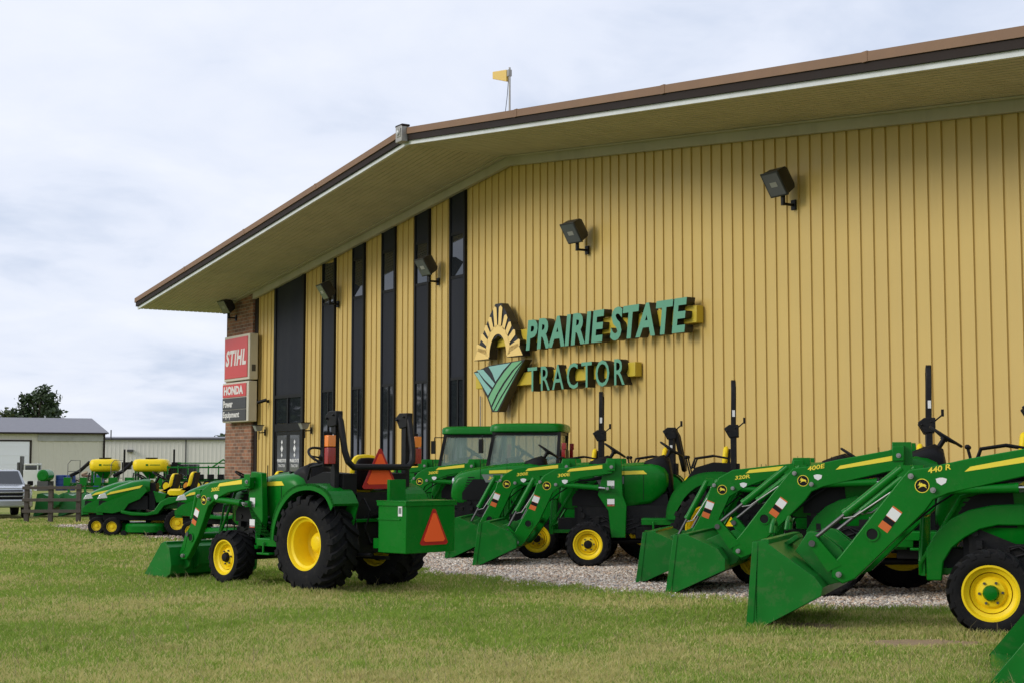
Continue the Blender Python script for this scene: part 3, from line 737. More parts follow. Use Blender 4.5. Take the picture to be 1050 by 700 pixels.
def sof_fn(mb):
    # ribbed sheets running up the slope
    y = -OV+.05
    P = []
    while y < .0:
        P += [(y, 0), (y+.10, 0), (y+.108, .014), (y+.128, .014), (y+.136, 0)]; y += .15
    P.append((.10, 0))
    for a, b in ((E0+.05, SR), (SR, E1-.05)):
        r0 = [mb.bm.verts.new((a, yy, soffit(a)+z)) for yy, z in P]; r1 = [mb.bm.verts.new((b, yy, soffit(b)+z)) for yy, z in P]
        mb.bridge(r0, r1, closed=False)
    for x0, x1 in ((E0+.05, S0), (S1, E1-.05)):
        mb.loft([[(x0, .1, soffit(x0)), (x1, .1, soffit(x1)), (x1, BD+1, soffit(x1)), (x0, BD+1, soffit(x0))], [(x0, .1, soffit(x0)+.05), (x1, .1, soffit(x1)+.05), (x1, BD+1, soffit(x1)+.05), (x0, BD+1, soffit(x0)+.05)]])
so = part(('b',), 'soffit', SOFF, rf, sof_fn, smooth=0)
def seam_fn(mb):
    band(mb, -.20, -.004, -.16, -.06, S0+2.2, S1)
    band(mb, -.035, -.006, -.34, -.30, S0+.2, S1)
part(('b',), 'wall_top_trim', SOFF, BW, seam_fn, smooth=0)
# window strips
def strip_window(a, b, zlow=3.58):
    zt0, zt1 = soffit(a)-.19, soffit(b)-.19
    def fr(mb):
        w = .07
        mb.prism([(a, 0), (a+w, 0), (a+w, zt0), (a, zt0)], -.075, .01); mb.prism([(b-w, 0), (b, 0), (b, zt1), (b-w, zt1)], -.075, .01)
        for z in (.25, zlow, 6.0, 7.05):
            if z < min(zt0, zt1)-.2: mb.box((a+b)/2, -.03, z, b-a-2*w, .07, .07)
        mb.box((a+b)/2+.04, -.03, zlow/2+.12, .05, .07, zlow-.3)
    f = part(('bw', a), 'window', FRAMEB, BW, fr, smooth=0)
    pans = [lambda mb: mb.prism([(a+.07, zlow+.035), (b-.07, zlow+.035), (b-.07, 5.965), (a+.07, 5.965)], -.05, -.03), lambda mb: mb.box((a+b)/2, -.04, .12, b-a-.14, .02, .19)]
    if zt0 > 7.2: pans.append(lambda mb: mb.prism([(a+.07, 7.085), (b-.07, 7.085), (b-.07, zt1), (a+.07, zt0)], -.05, -.03))
    each(('bw', a), 'slate_panel', SLATE, f, pans, smooth=0)
    zt = 7.015 if zt0 > 7.2 else min(zt0, zt1)-.02
    gls = [lambda mb: mb.box((a+b)/2, -.036, (zlow+.25)/2, b-a-.14, .010, zlow-.32)]
    if zt > 6.1: gls.append(lambda mb: mb.box((a+b)/2, -.036, (6.035+zt)/2, b-a-.14, .010, zt-6.035))
    each(('bw', a), 'pane', PANE, f, gls, smooth=0)
for a, b in ((-38.07, -37.25), (-36.16, -35.45), (-34.44, -33.68), (-32.64, -31.90), (-30.88, -30.14)): strip_window(a, b)
# entrance
a, b = -41.40, -39.26
def ent(mb):
    for x in (a, b-.14): mb.prism([(x, 0), (x+.14, 0), (x+.14, soffit(x)-.19), (x, soffit(x)-.19)], -.085, .01)
    for z, h in ((3.53, .10), (2.62, .22)): mb.box((a+b)/2, -.035, z, b-a-.28, .09, h)
    mb.box((a+b)/2, -.04, 3.1, .09, .09, .74)
fr_ = part(('ent',), 'entrance_frame', FRAMEB, BW, ent, smooth=0)
part(('ent',), 'slate_panel', SLATE, fr_, lambda mb: mb.prism([(a+.14, 3.58), (b-.14, 3.58), (b-.14, soffit(b)-.19), (a+.14, soffit(a)-.19)], -.05, -.03), smooth=0)
part(('ent',), 'pane', PANE, fr_, lambda mb: mb.box((a+b)/2, -.036, 3.11, b-a-.28, .010, .74), smooth=0)
for i in (0, 1):
    x0 = a+.16+i*(b-a-.32)/2; w = (b-a-.32)/2
    def dr(mb):
        mb.box(x0+.05, -.03, 1.255, .09, .06, 2.5); mb.box(x0+w-.05, -.03, 1.255, .09, .06, 2.5)
        mb.box(x0+w/2, -.03, 2.45, w-.18, .06, .10); mb.box(x0+w/2, -.03, .13, w-.18, .06, .25)
    d = part(('door', i), 'glass_door', FRAMEB, BW, dr, smooth=0)
    part(('door', i), 'pane', PANED, d, lambda mb: mb.box(x0+w/2, -.038, 1.33, w-.18, .010, 2.14), smooth=0)
    hx = x0+w-.16 if i == 0 else x0+.16
    part(('door', i), 'handle', STEEL, d, lambda mb: mb.tube([(hx, -.05, .95), (hx, -.11, .98), (hx, -.11, 1.32), (hx, -.05, 1.35)], .014, 8))
    def dec(mb):
        cx = x0+w/2
        # small diamond emblem and lines of lettering on the pane
        for dx, dz, s in ((0, .0, .11), (0, .19, .07), (0, -.19, .07)): mb.prism([(cx+dx-s*.8, 2.0+dz), (cx+dx, 2.0+dz-s), (cx+dx+s*.8, 2.0+dz), (cx+dx, 2.0+dz+s)], -.048, -.044)
        if i == 1: mb.box(cx, -.046, .95, .26, .004, .55)
    part(('door', i), 'white_decal', WHITE, d, dec, smooth=0)
    me = None
    text_part('PRAIRIE STATE', 'door_lettering', WHITE, d, wall_matrix(x0+.14, -.047, 1.60), w=w-.28, h=.10, extrude=.001, offset=.03)
    text_part('TRACTOR', 'door_lettering', WHITE, d, wall_matrix(x0+.22, -.047, 1.46), w=w-.44, h=.08, extrude=.001, offset=.01)
# roof corner lamp housing at the ridge
def wall_loc(s, y=0, z=0): return (UX*s+NX*(D_W+y), UY*s+NY*(D_W+y), z)
SILV = mat('weathered_galvanised', (.34, .33, .31), .5, metal=.3, var=.3, vscale=9)
t = thing('roof_ridge_box', 'small weathered metal box with lens on the roof ridge corner', 'fixture', wall_loc(SR, -OV-.09, soffit(SR)+.05), -A_W)
def rb_(mb):
    mb.box(0, -.05, .15, .28, .16, .36); mb.box(.03, -.14, .17, .18, .03, .20, Matrix.Rotation(R(8), 4, 'X'))
    mb.mi = 1; mb.box(0, -.03, .33, .32, .20, .05)
part(('rb',), 'housing', [SILV, FASC], t, rb_, bevel=.02)
part(('rb',), 'lens', mat('cloudy_lens', (.5, .5, .5), .2), t, lambda mb: mb.sphere((.02, -.165, .17), .06, sy=.4))
# antenna on the roof, a few metres behind the edge
Y_A = 33.0
ax_, az_ = (521.5-525)/1524.5*Y_A, 1.6
AX = wall_loc(-26.35, -1.2, 0)
zr_ = soffit(-26.35)+.31
t = thing('roof_antenna', 'thin grey roof mast with a pale yellow panel antenna and loose cable', 'antenna', (AX[0], AX[1], zr_-.02), -A_W)
part(('an',), 'mast', SILV, t, lambda mb: (mb.cyl((0, 0, 0), (0, 0, 1.42), .022, n=8), mb.box(0, 0, .01, .14, .14, .03), mb.box(-.01, 0, 1.30, .07, .08, .14)))
part(('an',), 'panel', mat('yellowed_plastic', (.72, .50, .13), .5), t, lambda mb: mb.prism([(-.06, 1.12), (-.06, 1.38), (-.62, 1.46), (-.62, 1.30)], -.05, .05), bevel=.01)
part(('an',), 'cable', BLACK, t, lambda mb: mb.tube([(-.01, -.02, 1.2), (-.05, -.03, .8), (-.16, -.04, .25), (-.22, -.05, .12), (-.33, -.06, .10), (-.38, -.06, .02), (-.3, -.06, .015)], .007, 5))
# flood lights
FLG = 'flood lights on brackets along the yellow wall'
labs = ['floodlight high on the yellow wall near the right, the nearest of all', 'floodlight above the green lettering of the shop sign', 'floodlight in front of the tall dark window strips, upper one',
        'floodlight beside the window strip right of the entrance', 'floodlight on the brick pier under the low eave']
for (s, z, tw), lb in zip(((-18.94, 6.03, 0), (-25.15, 5.99, .12), (-31.45, 5.98, .05), (-37.08, 5.93, -.1), (-44.3, 6.13, .15)), labs):
    y0 = -.03 if s > -43 else -.12
    t = thing('flood_light', lb, 'floodlight', wall_loc(s, y0, z), -A_W, FLG); t.scale = (.88, .88, .88)
    part(('fl',), 'bracket', BLACKM, t, lambda mb: (mb.box(0, -.02, 0, .12, .04, .20), mb.cyl((0, 0, 0), (0, -.30, 0), .028), mb.cyl((0, -.30, -.03), (0, -.30, .20), .045), mb.box(0, -.31, .22, .12, .08, .12)))
    M = Matrix.Rotation(R(33), 4, 'X')
    def head(mb):
        def q(x, y, z): v = M @ Vector((x, y, z)); return (v.x, v.y-.40, v.z+.44)
        ring = lambda w, h, y: [q(-w, y, -h), q(w, y, -h), q(w, y, h), q(-w, y, h)]
        mb.loft([ring(.17, .17, .19), ring(.22, .235, .10), ring(.235, .25, -.12), ring(.25, .265, -.13), ring(.25, .265, -.16)])
    h_ = part(('fl',), 'housing', mat('bronze_housing', (.022, .022, .022), .45, var=.3), t, head, bevel=.012)
    def lens(mb):
        def q(x, y, z): v = M @ Vector((x, y, z)); return (v.x, v.y-.40, v.z+.44)
        ring = lambda w, h, y: [q(-w, y, -h), q(w, y, -h), q(w, y, h), q(-w, y, h)]
        mb.loft([ring(.215, .23, -.158), ring(.215, .23, -.166)])
        mb.mi = 1; mb.loft([ring(.09, .05, -.1665), ring(.09, .05, -.169)])
    part(('fl',), 'lens', [mat('lamp_lens', (.10, .11, .11), .08, spec=.9), mat('lamp_bulb', (.3, .3, .27), .3)], h_, lens)
    h_.rotation_euler = (0, 0, tw)
# wall lanterns by the door
for s, lb in ((-42.07, 'small black wall lamp on the yellow strip left of the entrance'), (-38.75, 'small black wall lamp on the yellow strip right of the entrance')):
    t = thing('wall_lamp', lb, 'lamp', wall_loc(s, -.03, 2.50), -A_W, 'wall lamps beside the entrance'); t.scale = (.72, .72, .72)
    part(('wl',), 'bracket', BLACKM, t, lambda mb: (mb.box(0, -.02, 0, .10, .04, .26), mb.cyl((0, 0, 0), (0, -.28, -.02), .025), mb.cyl((0, -.28, -.30), (0, -.28, .06), .018)))
    part(('wl',), 'shade', mat('lamp_glass', (.25, .26, .25), .2), t, lambda mb: mb.loft([[(-.10, -.22, .05), (.10, -.22, .05), (.10, -.42, .05), (-.10, -.42, .05)], [(-.15, -.14, .28), (.15, -.14, .28), (.15, -.52, .28), (-.15, -.52, .28)]]))
    part(('wl',), 'lid', BLACKM, t, lambda mb: mb.box(0, -.33, .295, .34, .42, .03))
t = thing('security_camera', 'small black security camera above the left edge of the entrance', 'camera', wall_loc(-41.85, -.03, 3.43), -A_W)
part(('cam',), 'mount', BLACKM, t, lambda mb: (mb.box(0, -.02, 0, .09, .04, .09), mb.cyl((0, 0, 0), (-.02, -.14, .0), .02)))
part(('cam',), 'camera_body', BLACKM, t, lambda mb: mb.cyl((.06, -.10, .04), (-.16, -.30, -.04), .05))
# downpipe stub and conduit under the sign
t = thing('wall_conduit', 'thin grey conduit running down the yellow wall under the green leaf sign', 'conduit', wall_loc(-29.45, -.045, 0), -A_W)
part(('cond',), 'pipe', SILV, t, lambda mb: mb.cyl((0, 0, .02), (0, 0, 3.12), .014, n=8))
part(('cond',), 'junction_box', SILV, t, lambda mb: mb.box(0, 0, 1.3, .12, .08, .18))

# ------------------------------------------------------------------ shop sign
SIGNG = mat('sign_green_face', (.11, .33, .21), .45, var=.06)
SIGNG2 = mat('sign_teal_face', (.24, .48, .42), .45, var=.06)
SIGNK = mat('sign_black_return', (.010, .010, .010), .4)
SIGNY = mat('sign_yellow_face', (.85, .60, .20), .45, var=.05)
RACE = mat('sign_yellow_raceway', (.56, .42, .035), .45, var=.1)
SG = thing('shop_sign', 'raised green lettering and sun and leaf emblem on yellow raceways on the wall', 'sign', wall_loc(-28.2, -.03, 2.7), -A_W)
SX, SZ = -28.2, 2.7
def P_(x, z): return (x-SX, z-SZ)
YF = -.33      # front face
def race(s0, s1, z0, z1):
    def fn(mb): mb.prism([P_(s0, z0), P_(s1, z0), P_(s1, z1), P_(s0, z1)], -.17, .0)
    return fn
part(('race', 1), 'raceway', RACE, SG, race(-28.9, -21.42, 4.18, 4.50), bevel=.01)
part(('race', 2), 'raceway', RACE, SG, race(-29.4, -23.32, 3.28, 3.56), bevel=.01)
def word(body, s0, s1, z0, z1, space, shear, off, gm, kern=0):
    me0 = text_mesh(body, size=1, space=space, shear=shear, offset=off)
    a, b = bbox(me0); fx = (s1-s0)/(b[0]-a[0]); full = b[0]-a[0]
    # letter by letter: the advance of each prefix gives its place
    h0, h1 = a[1], b[1]; fz = (z1-z0)/(h1-h0)
    for i, ch in enumerate(body):
        if ch == ' ': continue
        pm = text_mesh(body[:i+1], size=1, space=space, shear=shear, offset=off); pa, pb = bbox(pm)
        me = text_mesh(ch, size=1, extrude=.10, shear=shear, offset=off); la, lb2 = bbox(me)
        x = pb[0]-lb2[0]       # where this letter starts
        M = Matrix.Translation((s0-SX+(x-a[0])*fx, YF, z0-SZ-h0*fz)) @ Matrix.Rotation(R(90), 4, 'X') @ Matrix.Diagonal((fx, fz, 1.0, 1)) @ Matrix.Translation((0, 0, -.10))
        me.materials.clear(); me.materials.append(gm); me.materials.append(SIGNK)
        for p in me.polygons: p.material_index = 0 if p.normal.z > .7 and p.center.z > .05 else 1
        me.transform(M); me.name = 'letter'
        o = link('letter', me, SG)
        # dark outline plate just behind the face
word('PRAIRIE STATE', -27.02, -21.50, 4.00, 4.66, 1.06, .15, .036, SIGNG)
word('TRACTOR', -26.95, -23.45, 3.11, 3.64, 1.30, 0, .004, SIGNG)
def emblem(name, polys, m, y0=YF, y1=YF+.2, back=None):
    def fn(mb):
        for p in polys: mb.prism([P_(*q) for q in p], y0, y1)
    o = part(('emb', name), name, [m, SIGNK], SG, fn, smooth=0)
    for p in o.data.polygons: p.material_index = 0 if p.normal.y < -.7 else 1
    return o
# sun: arch and nine rays
cx, z0, W, H = -28.18, 3.93, 1.05, 1.18
arch = []; n = 18
outer = [(cx+.52*math.cos(R(180*k/n)), z0+.06+.66*math.sin(R(180*k/n))) for k in range(n+1)]
inner = [(cx+.36*math.cos(R(180*k/n)), z0+.02+.50*math.sin(R(180*k/n))) for k in range(n+1)]
suns = [[outer[k], outer[k+1], inner[k+1], inner[k]] for k in range(n)]
tips = [(-1.05, 0, -.80, .36), (-.88, .30, -.70, .62), (-.70, .58, -.50, .84), (-.48, .84, -.30, 1.04), (-.22, 1.05, 0, 1.18), (.03, 1.18, .25, 1.04), (.32, 1.0, .50, .82), (.54, .80, .72, .58), (.76, .54, .90, .30), (.84, .32, 1.05, 0)]
tips = []
for xm in (-.92, -.72, -.54, -.36, -.13, .13, .36, .54, .72, .92):
    zm = 1.22*(1-abs(xm)/1.10)**.82; q = math.hypot(xm, zm); tips.append((xm-.125*zm/q, zm+.125*xm/q, xm+.125*zm/q, zm-.125*xm/q))
for k, (xa, za, xb, zb) in enumerate(tips):
    xm, zm = (xa+xb)/2, (za+zb)/2; xa, za, xb, zb = xm+(xa-xm)*.62, zm+(za-zm)*.62, xm+(xb-xm)*.62, zm+(zb-zm)*.62
    za, zb = max(za, 0), max(zb, 0)
    th0 = math.pi-math.pi*(k+.14)/len(tips); th1 = math.pi-math.pi*(k+.86)/len(tips)
    suns.append([(cx+.50*math.cos(th0), z0+.05+.64*math.sin(th0)), (cx+xa*.96, z0+za), (cx+xm*1.0, z0+zm+.05), (cx+xb*.96, z0+zb), (cx+.50*math.cos(th1), z0+.05+.64*math.sin(th1))])
for sg in (-1, 1): suns.append([(cx+sg*1.03, z0-.01), (cx+sg*.84, z0+.26), (cx+sg*.50, z0+.20), (cx+sg*.38, z0-.01)])
emblem('sun_emblem', suns, SIGNY, YF-.003)
part(('emb', 'sb'), 'sun_backing', SIGNK, SG, lambda mb: mb.prism([P_(cx+a, z0+b) for a, b in [(-1.04, -.02), (-.90, .22), (-.70, .50), (-.50, .78), (-.32, 1.0), (-.12, 1.20), (.12, 1.20), (.32, 1.0), (.50, .78), (.70, .50), (.90, .22), (1.04, -.02), (.36, -.02), (.34, .18), (.24, .38), (.0, .49), (-.24, .38), (-.34, .18), (-.36, -.02)]], YF+.012, YF+.2), smooth=0)
def lf(pts): return [(-29.2+2.08*u, 2.74+1.06*v) for u, v in pts]
part(('emb', 'lb'), 'leaf_backing', SIGNK, SG, lambda mb: mb.prism([P_(*q) for q in lf([(-.02, .86), (.30, .97), (1.02, 1.02), (.88, .74), (.68, .37), (.50, -.02), (.37, -.02), (.27, .28), (.10, .66)])], YF+.008, YF+.2), smooth=0)
leaf1 = [lf([(.0, .85), (.09, .84), (.20, .66), (.36, .46), (.29, .34), (.17, .56)]), lf([(.05, .90), (.19, .90), (.33, .72), (.43, .58), (.385, .50), (.22, .68), (.11, .83)]), lf([(.30, .95), (.74, .98), (.60, .84), (.49, .68), (.445, .62), (.38, .80)])]
leaf2 = [lf([(.97, 1.0), (.78, .985), (.62, .80), (.49, .62), (.36, .40), (.30, .28), (.36, .12), (.46, .34), (.60, .58), (.78, .82)]), lf([(.985, .98), (.82, .82), (.64, .57), (.50, .34), (.375, .08), (.40, .01), (.54, .28), (.70, .54), (.86, .80)]), lf([(.99, .96), (.88, .78), (.72, .52), (.56, .26), (.42, .0), (.48, .0), (.64, .32), (.84, .70)])]
emblem('leaf_blades', leaf1, SIGNG2, YF, YF+.05); emblem('leaf_stems', leaf2, mat('sign_leaf_green', (.16, .42, .20), .45), YF, YF+.05)

# ------------------------------------------------------------------ box signs on the pier
SRED = mat('sign_red_face', (.60, .075, .075), .35, var=.08); SGREY = mat('sign_dark_grey', (.055, .055, .06), .35); SCRM = mat('sign_cabinet', (.56, .53, .44), .55, var=.1)
OFFW = mat('sign_white_letters', (.72, .70, .68), .4)
t = thing('wall_sign', 'red box sign with one white slanted word, upper of the two on the brick pier', 'sign', wall_loc(-44.5, -.13, 4.12), -A_W, 'box signs on the brick pier')
part(('ws', 1), 'cabinet', SCRM, t, lambda mb: mb.box(1.0, -.14, .70, 2.06, .28, 1.40), bevel=.02)
part(('ws', 1), 'sign_face', SRED, t, lambda mb: mb.box(.98, -.29, .70, 1.84, .03, 1.24), bevel=.01)
text_part('STIHL', 'sign_lettering', OFFW, t, wall_matrix(.16, -.307, .46), w=1.66, h=.50, extrude=.004, shear=.2, offset=.04, space=1.12)
part(('ws', 1), 'vent', SGREY, t, lambda mb: mb.box(2.035, -.14, .35, .01, .12, .2))
t = thing('wall_sign', 'red and dark grey box sign, lower of the two on the brick pier', 'sign', wall_loc(-44.6, -.13, 2.84), -A_W, 'box signs on the brick pier')
part(('ws', 2), 'cabinet', SCRM, t, lambda mb: mb.box(1.03, -.14, .62, 2.12, .28, 1.24), bevel=.02)
part(('ws', 2), 'red_face', SRED, t, lambda mb: mb.box(.98, -.29, .98, 1.90, .03, .40))
part(('ws', 2), 'grey_face', SGREY, t, lambda mb: (mb.box(.98, -.29, .575, 1.90, .03, .35), mb.box(.98, -.29, .21, 1.90, .03, .34)))
text_part('HONDA', 'sign_lettering', OFFW, t, wall_matrix(.14, -.307, .85), w=1.58, h=.27, extrude=.004, offset=.05)
text_part('Power', 'sign_lettering', OFFW, t, wall_matrix(.10, -.307, .46), w=.78, h=.22, extrude=.003, offset=.03)
text_part('Equipment', 'sign_lettering', OFFW, t, wall_matrix(.08, -.307, .09), w=1.35, h=.24, extrude=.003, offset=.03)
# ------------------------------------------------------------------ tractors of the yard
LG = 'green compact tractors parked in a slanting row before the wall'
ST = dict(style=STEEP, buck='dump', bw=1.50)
tractor('tractor alone on the grass, seen from behind, orange triangle behind its seat', (-2.59, 18.45), -46, T1S, rops='down', corner='rear', key='t1', extras=('smv',), hoodtxt='',
        load=dict(style=STEEP2, buck='flat', bw=1.45, txt='300E', key='t1l', bpose='flat'))
tractor('glass cab tractor mostly hidden behind the other glass cab, farthest from the wide wall', (-2.15, 30.3), -80, COMPACT, cab=True, key='cab', group=LG, hoodtxt='3039R', load=dict(ST, txt='300E', key='cl'))
tractor('glass cab tractor in front of the other cab, its whole cab side in view', (-1.13, 27.9), -80, COMPACT, cab=True, key='cab', group=LG, hoodtxt='3039R', load=dict(ST, txt='300E', key='cl'))
tractor('open tractor without loader and with raised roll bar, next to the glass cabs', (-.65, 26.4), -85, COMPACT, key='o', group=LG, hoodtxt='3025E')
tractor('loader tractor with folded roll bar, between two tractors with raised roll bars', (.40, 24.6), -82, COMPACT, rops='down', key='o', group=LG, hoodtxt='3032E', load=dict(ST, txt='300E', key='om', dx=-.13, tip=1.66))
tractor('loader tractor in full side view mid row, big green fender and raised roll bar', (1.15, 22.8), -81, COMPACT, key='o', group=LG, hoodtxt='3038E', load=dict(ST, txt='300E', key='ol'))
tractor('loader tractor mostly hidden behind a larger arm, its roll bar the tallest against the wall', (3.17, 19.5), -75, COMPACT, steer=-.13, key='e', group=LG, hoodtxt='3038E', load=dict(ST, txt='320R', key='el', dx=-.2))
BT = dict(style=FLAT, buck='big', bw=1.62, frame=True)
tractor('larger loader tractor directly behind the nearest one, its big bucket on the gravel edge', (3.70, 17.72), -72, UTIL, rops='down', key='u', group=LG, hoodtxt='4052M', load=dict(BT, buck='dump', tip=2.12, txt='400E', key='ul', dx=-.32))
tractor('nearest loader tractor, big yellow front wheel on the grass and tilted bucket', (4.38, 13.75), -69, UTIL, rops='down', key='u', group=LG, hoodtxt='4066M', hubf=GREEN, load=dict(BT, txt='440 R', key='ul2'))
tractor('nearly unseen tractor of which only a green bucket corner shows in the grass', (5.38, 10.15), -72, UTIL, rops='down', key='u', group=LG, hoodtxt='4066M', load=dict(BT, buck='laid', txt='440 R', key='ul2'))

# ballast box behind the first tractor: carried on its hitch
h = Vector((math.sin(R(-46)), math.cos(R(-46)))); l = Vector((-h.y, h.x))
O = Vector((-2.59, 18.45))-l*.80
c = O-h*1.22
t = thing('ballast_box', 'green steel ballast box with an orange triangle, carried behind the lone tractor', 'ballast box', (c.x, c.y, .52), R(136))
def bb(mb):
    mb.box(0, 0, .30, .50, .80, .60)
part(('bb',), 'box_body', GREEN, t, bb, bevel=.008)
def lid(mb):
    mb.box(-.255, 0, .585, .02, .84, .05); mb.box(.0, .406, .585, .52, .02, .05); mb.box(0, 0, .615, .54, .84, .015); mb.box(.05, .404, .40, .40, .014, .02)
    mb.box(.24, .12, .74, .05, .26, .26)
part(('bb',), 'lid', GREEN, t, lid, bevel=.003)
def bl(mb): mb.box(-.15, .404, .50, .07, .006, .12); mb.mi = 1; mb.box(-.15, .408, .505, .045, .004, .07)
part(('bb',), 'warning_label', [WHITE, GREYD], t, bl)
def bt(mb):
    mb.mi = 0; tri(mb, -.252, -.05, .09, .46, .43, 0)
    mb.mi = 1; tri(mb, -.255, -.05, .13, .35, .34, .004)
part(('bb',), 'warning_triangle', [REDREF, ORANGE], t, bt)
each(('bb',), 'mounting_lug', GREEN, t, [lambda mb: mb.box(.33, .3, .10, .20, .04, .12), lambda mb: mb.box(.33, -.3, .10, .20, .04, .12), lambda mb: mb.box(.36, 0, .50, .22, .05, .1)])

# ------------------------------------------------------------------ riding mowers
MG = 'riding mowers parked on the gravel by the brick pier'
def mower(label, P, az, kind=0, K=1.0):
    h = Vector((math.sin(R(az)), math.cos(R(az)))); l = Vector((-h.y, h.x)); wb = 1.42
    O = Vector(P)-h*wb*K-l*.42*K
    t = thing('riding_mower', label, 'mower', (O.x, O.y, 0), R(90-az), MG); t.scale = (K, K, K)
    for sd in (1, -1):
        for x, Rr, w, nl in ((0, .29, .26, 22), (wb, .205, .17, 20)):
            key = ('mw', x)
            wt = part(key, 'wheel', RUBBER, t, tyre_fn(Rr, w, Rr*.5, nl, .012, .04), loc=(x, sd*(.46-w/2 if x else .50-w/2), Rr), rot=(0, rng.random()*6, 0 if sd > 0 else math.pi))
            part(key, 'rim', YELLOW, wt, lambda mb: mb.lathe([(Rr*.56, w*.34), (Rr*.56, w*.42), (Rr*.50, w*.42), (Rr*.44, w*.25), (Rr*.22, w*.20), (Rr*.20, w*.36), (.001, w*.38)], n=24))
    def hood(mb):
        secs = [(.66, 1.22, .98, .24), (.80, 1.235, .90, .26), (1.05, 1.20, .80, .28), (1.3, 1.12, .74, .28), (1.55, 1.02, .72, .27), (1.70, .94, .74, .245), (1.76, .88, .78, .22)]
        mb.loft([[(x, y, z) for y, z in rounded(w, zb, zt, .12)] for x, zt, zb, w in secs])
        for sd in (-1, 1):     # swooping lower side panels
            mb.prism([(1.80, .52), (1.80, .60), (1.66, .72), (1.30, .84), (1.0, .98), (.76, 1.08), (.70, .98), (.86, .80), (1.10, .70), (1.20, .55), (1.45, .49)], sd*.285-.02, sd*.285+.02)
        mb.box(1.73, 0, .52, .14, .56, .12)
    hd = part(('mw',), 'hood', GREEN, t, hood, bevel=.012, smooth=50)
    part(('mw',), 'grille', BLACK, hd, lambda mb: (mb.box(1.60, 0, .66, .32, .50, .22), mb.box(1.1, 0, .72, .8, .44, .3)))
    part(('mw',), 'headlight', HEADL, hd, lambda mb: mb.prism([(1.56, .82), (1.62, .93), (1.74, .90), (1.80, .80)], -.27, -.16), bevel=.01)
    part(('mw', 2), 'headlight', HEADL, hd, lambda mb: mb.prism([(1.56, .82), (1.62, .93), (1.74, .90), (1.80, .80)], .16, .27), bevel=.01)
    part(('mw',), 'yellow_stripe', YDECAL, hd, lambda mb: mb.prism([(1.60, .885), (1.50, .955), (.80, 1.105), (.86, 1.04)], -.296, -.28))
    part(('mw', 3), 'yellow_stripe', YDECAL, hd, lambda mb: mb.prism([(1.60, .885), (1.50, .955), (.80, 1.105), (.86, 1.04)], .28, .296))
    def body(mb):
        mb.prism([(1.22, .50), (1.22, .56), (1.0, .52), (.66, .50), (.50, .56), (.38, .74), (.20, .84), (-.15, .86), (-.42, .80), (-.48, .62), (-.42, .60), (-.33, .70), (0, .74), (.28, .66), (.42, .48), (.66, .44), (1.0, .45)], -.50, .50)
        mb.box(-.05, 0, .70, .75, .60, .22)
        mb.prism([(.36, .72), (.52, .72), (.60, .98), (.30, .90)], -.2, .2)
    part(('mw',), 'fender_deck', GREEN, t, body, bevel=.015)
    part(('mw',), 'frame', BLACK, t, lambda mb: (mb.box(.72, 0, .40, 1.9, .40, .14), mb.cyl((wb, -.36, .22), (wb, .36, .22), .04), mb.cyl((0, -.4, .29), (0, .4, .29), .07), mb.box(.62, 0, .85, .16, .34, .6), mb.box(-.46, 0, .5, .06, .5, .14)), bevel=.01)
    def deck(mb):
        n = 24; rr = lambda k, z: [(.72+.46*k*math.copysign(abs(math.cos(a))**.6, math.cos(a)), .60*k*math.copysign(abs(math.sin(a))**.6, math.sin(a)), z) for a in [2*math.pi*j/n for j in range(n)]]
        mb.loft([rr(1, .09), rr(1, .22), rr(.92, .27), rr(.6, .28)])
    part(('mw',), 'mower_deck', GREEN, t, deck, bevel=0)
    for x in (.34, 1.12):
        for sd in (-1, 1): part(('mw', x, sd), 'deck_wheel', BLACK, t, lambda mb: mb.cyl((x, sd*.60-.03, .07), (x, sd*.60+.03, .07), .065))
    def seat(mb):
        mb.loft([[(x, y*w, z) for y, z in ((-.95, zb), (-1, zt-.04), (-.7, zt), (0, zt-.02), (.7, zt), (1, zt-.04), (.95, zb))] for x, zb, zt, w in ((.28, .92, .98, .20), (.22, .88, 1.02, .24), (0, .88, 1.02, .25), (-.18, .90, 1.03, .22))])
        mb.loft([[(dx-.20-.22*(z-1.0), y, z) for y, z in [(.24*k*math.copysign(abs(math.cos(a))**.5, math.cos(a)), 1.20+.20*k*math.copysign(abs(math.sin(a))**.5, math.sin(a))) for a in [2*math.pi*j/20 for j in range(20)]]] for dx, k in ((-.03, .9), (0, 1.0), (.05, .97), (.07, .8))])
    st = part(('mw',), 'seat', YELLOW, t, seat, smooth=50)
    part(('mw',), 'seat_shell', BLACK, st, lambda mb: (mb.prism([(-.24, .90), (-.30, 1.10), (-.36, 1.38), (-.31, 1.38), (-.25, 1.12), (-.18, .86), (.2, .84), (.2, .89), (-.16, .90)], -.23, .23),))
    def sw(mb):
        c = Vector((.50, 0, 1.30)); ax = Vector((-.5, 0, .86)); u = Vector((0, 1, 0)); v = ax.cross(u)
        pts = [c+(u*math.cos(2*math.pi*k/16)+v*math.sin(2*math.pi*k/16))*.17 for k in range(17)]
        mb.tube(pts, .016, 6); mb.cyl(c-ax*.25, c, .03); [mb.cyl(c-ax*.02, c+(u*math.cos(a)+v*math.sin(a))*.165, .012, n=6) for a in (0, 2.1, 4.2)]
    part(('mw',), 'steering_wheel', BLACK, t, sw)
    return t
mower('riding mower with yellow seat, half hidden behind the middle mower', (-9.20, 33.15), -88, K=.97)
mower('riding mower with yellow seat, middle one of the three, its full hood in view', (-8.70, 32.55), -91)
mower('riding mower nearest the brick pier, half hidden behind the lone tractor\'s loader', (-6.52, 30.4), -84, K=1.02)

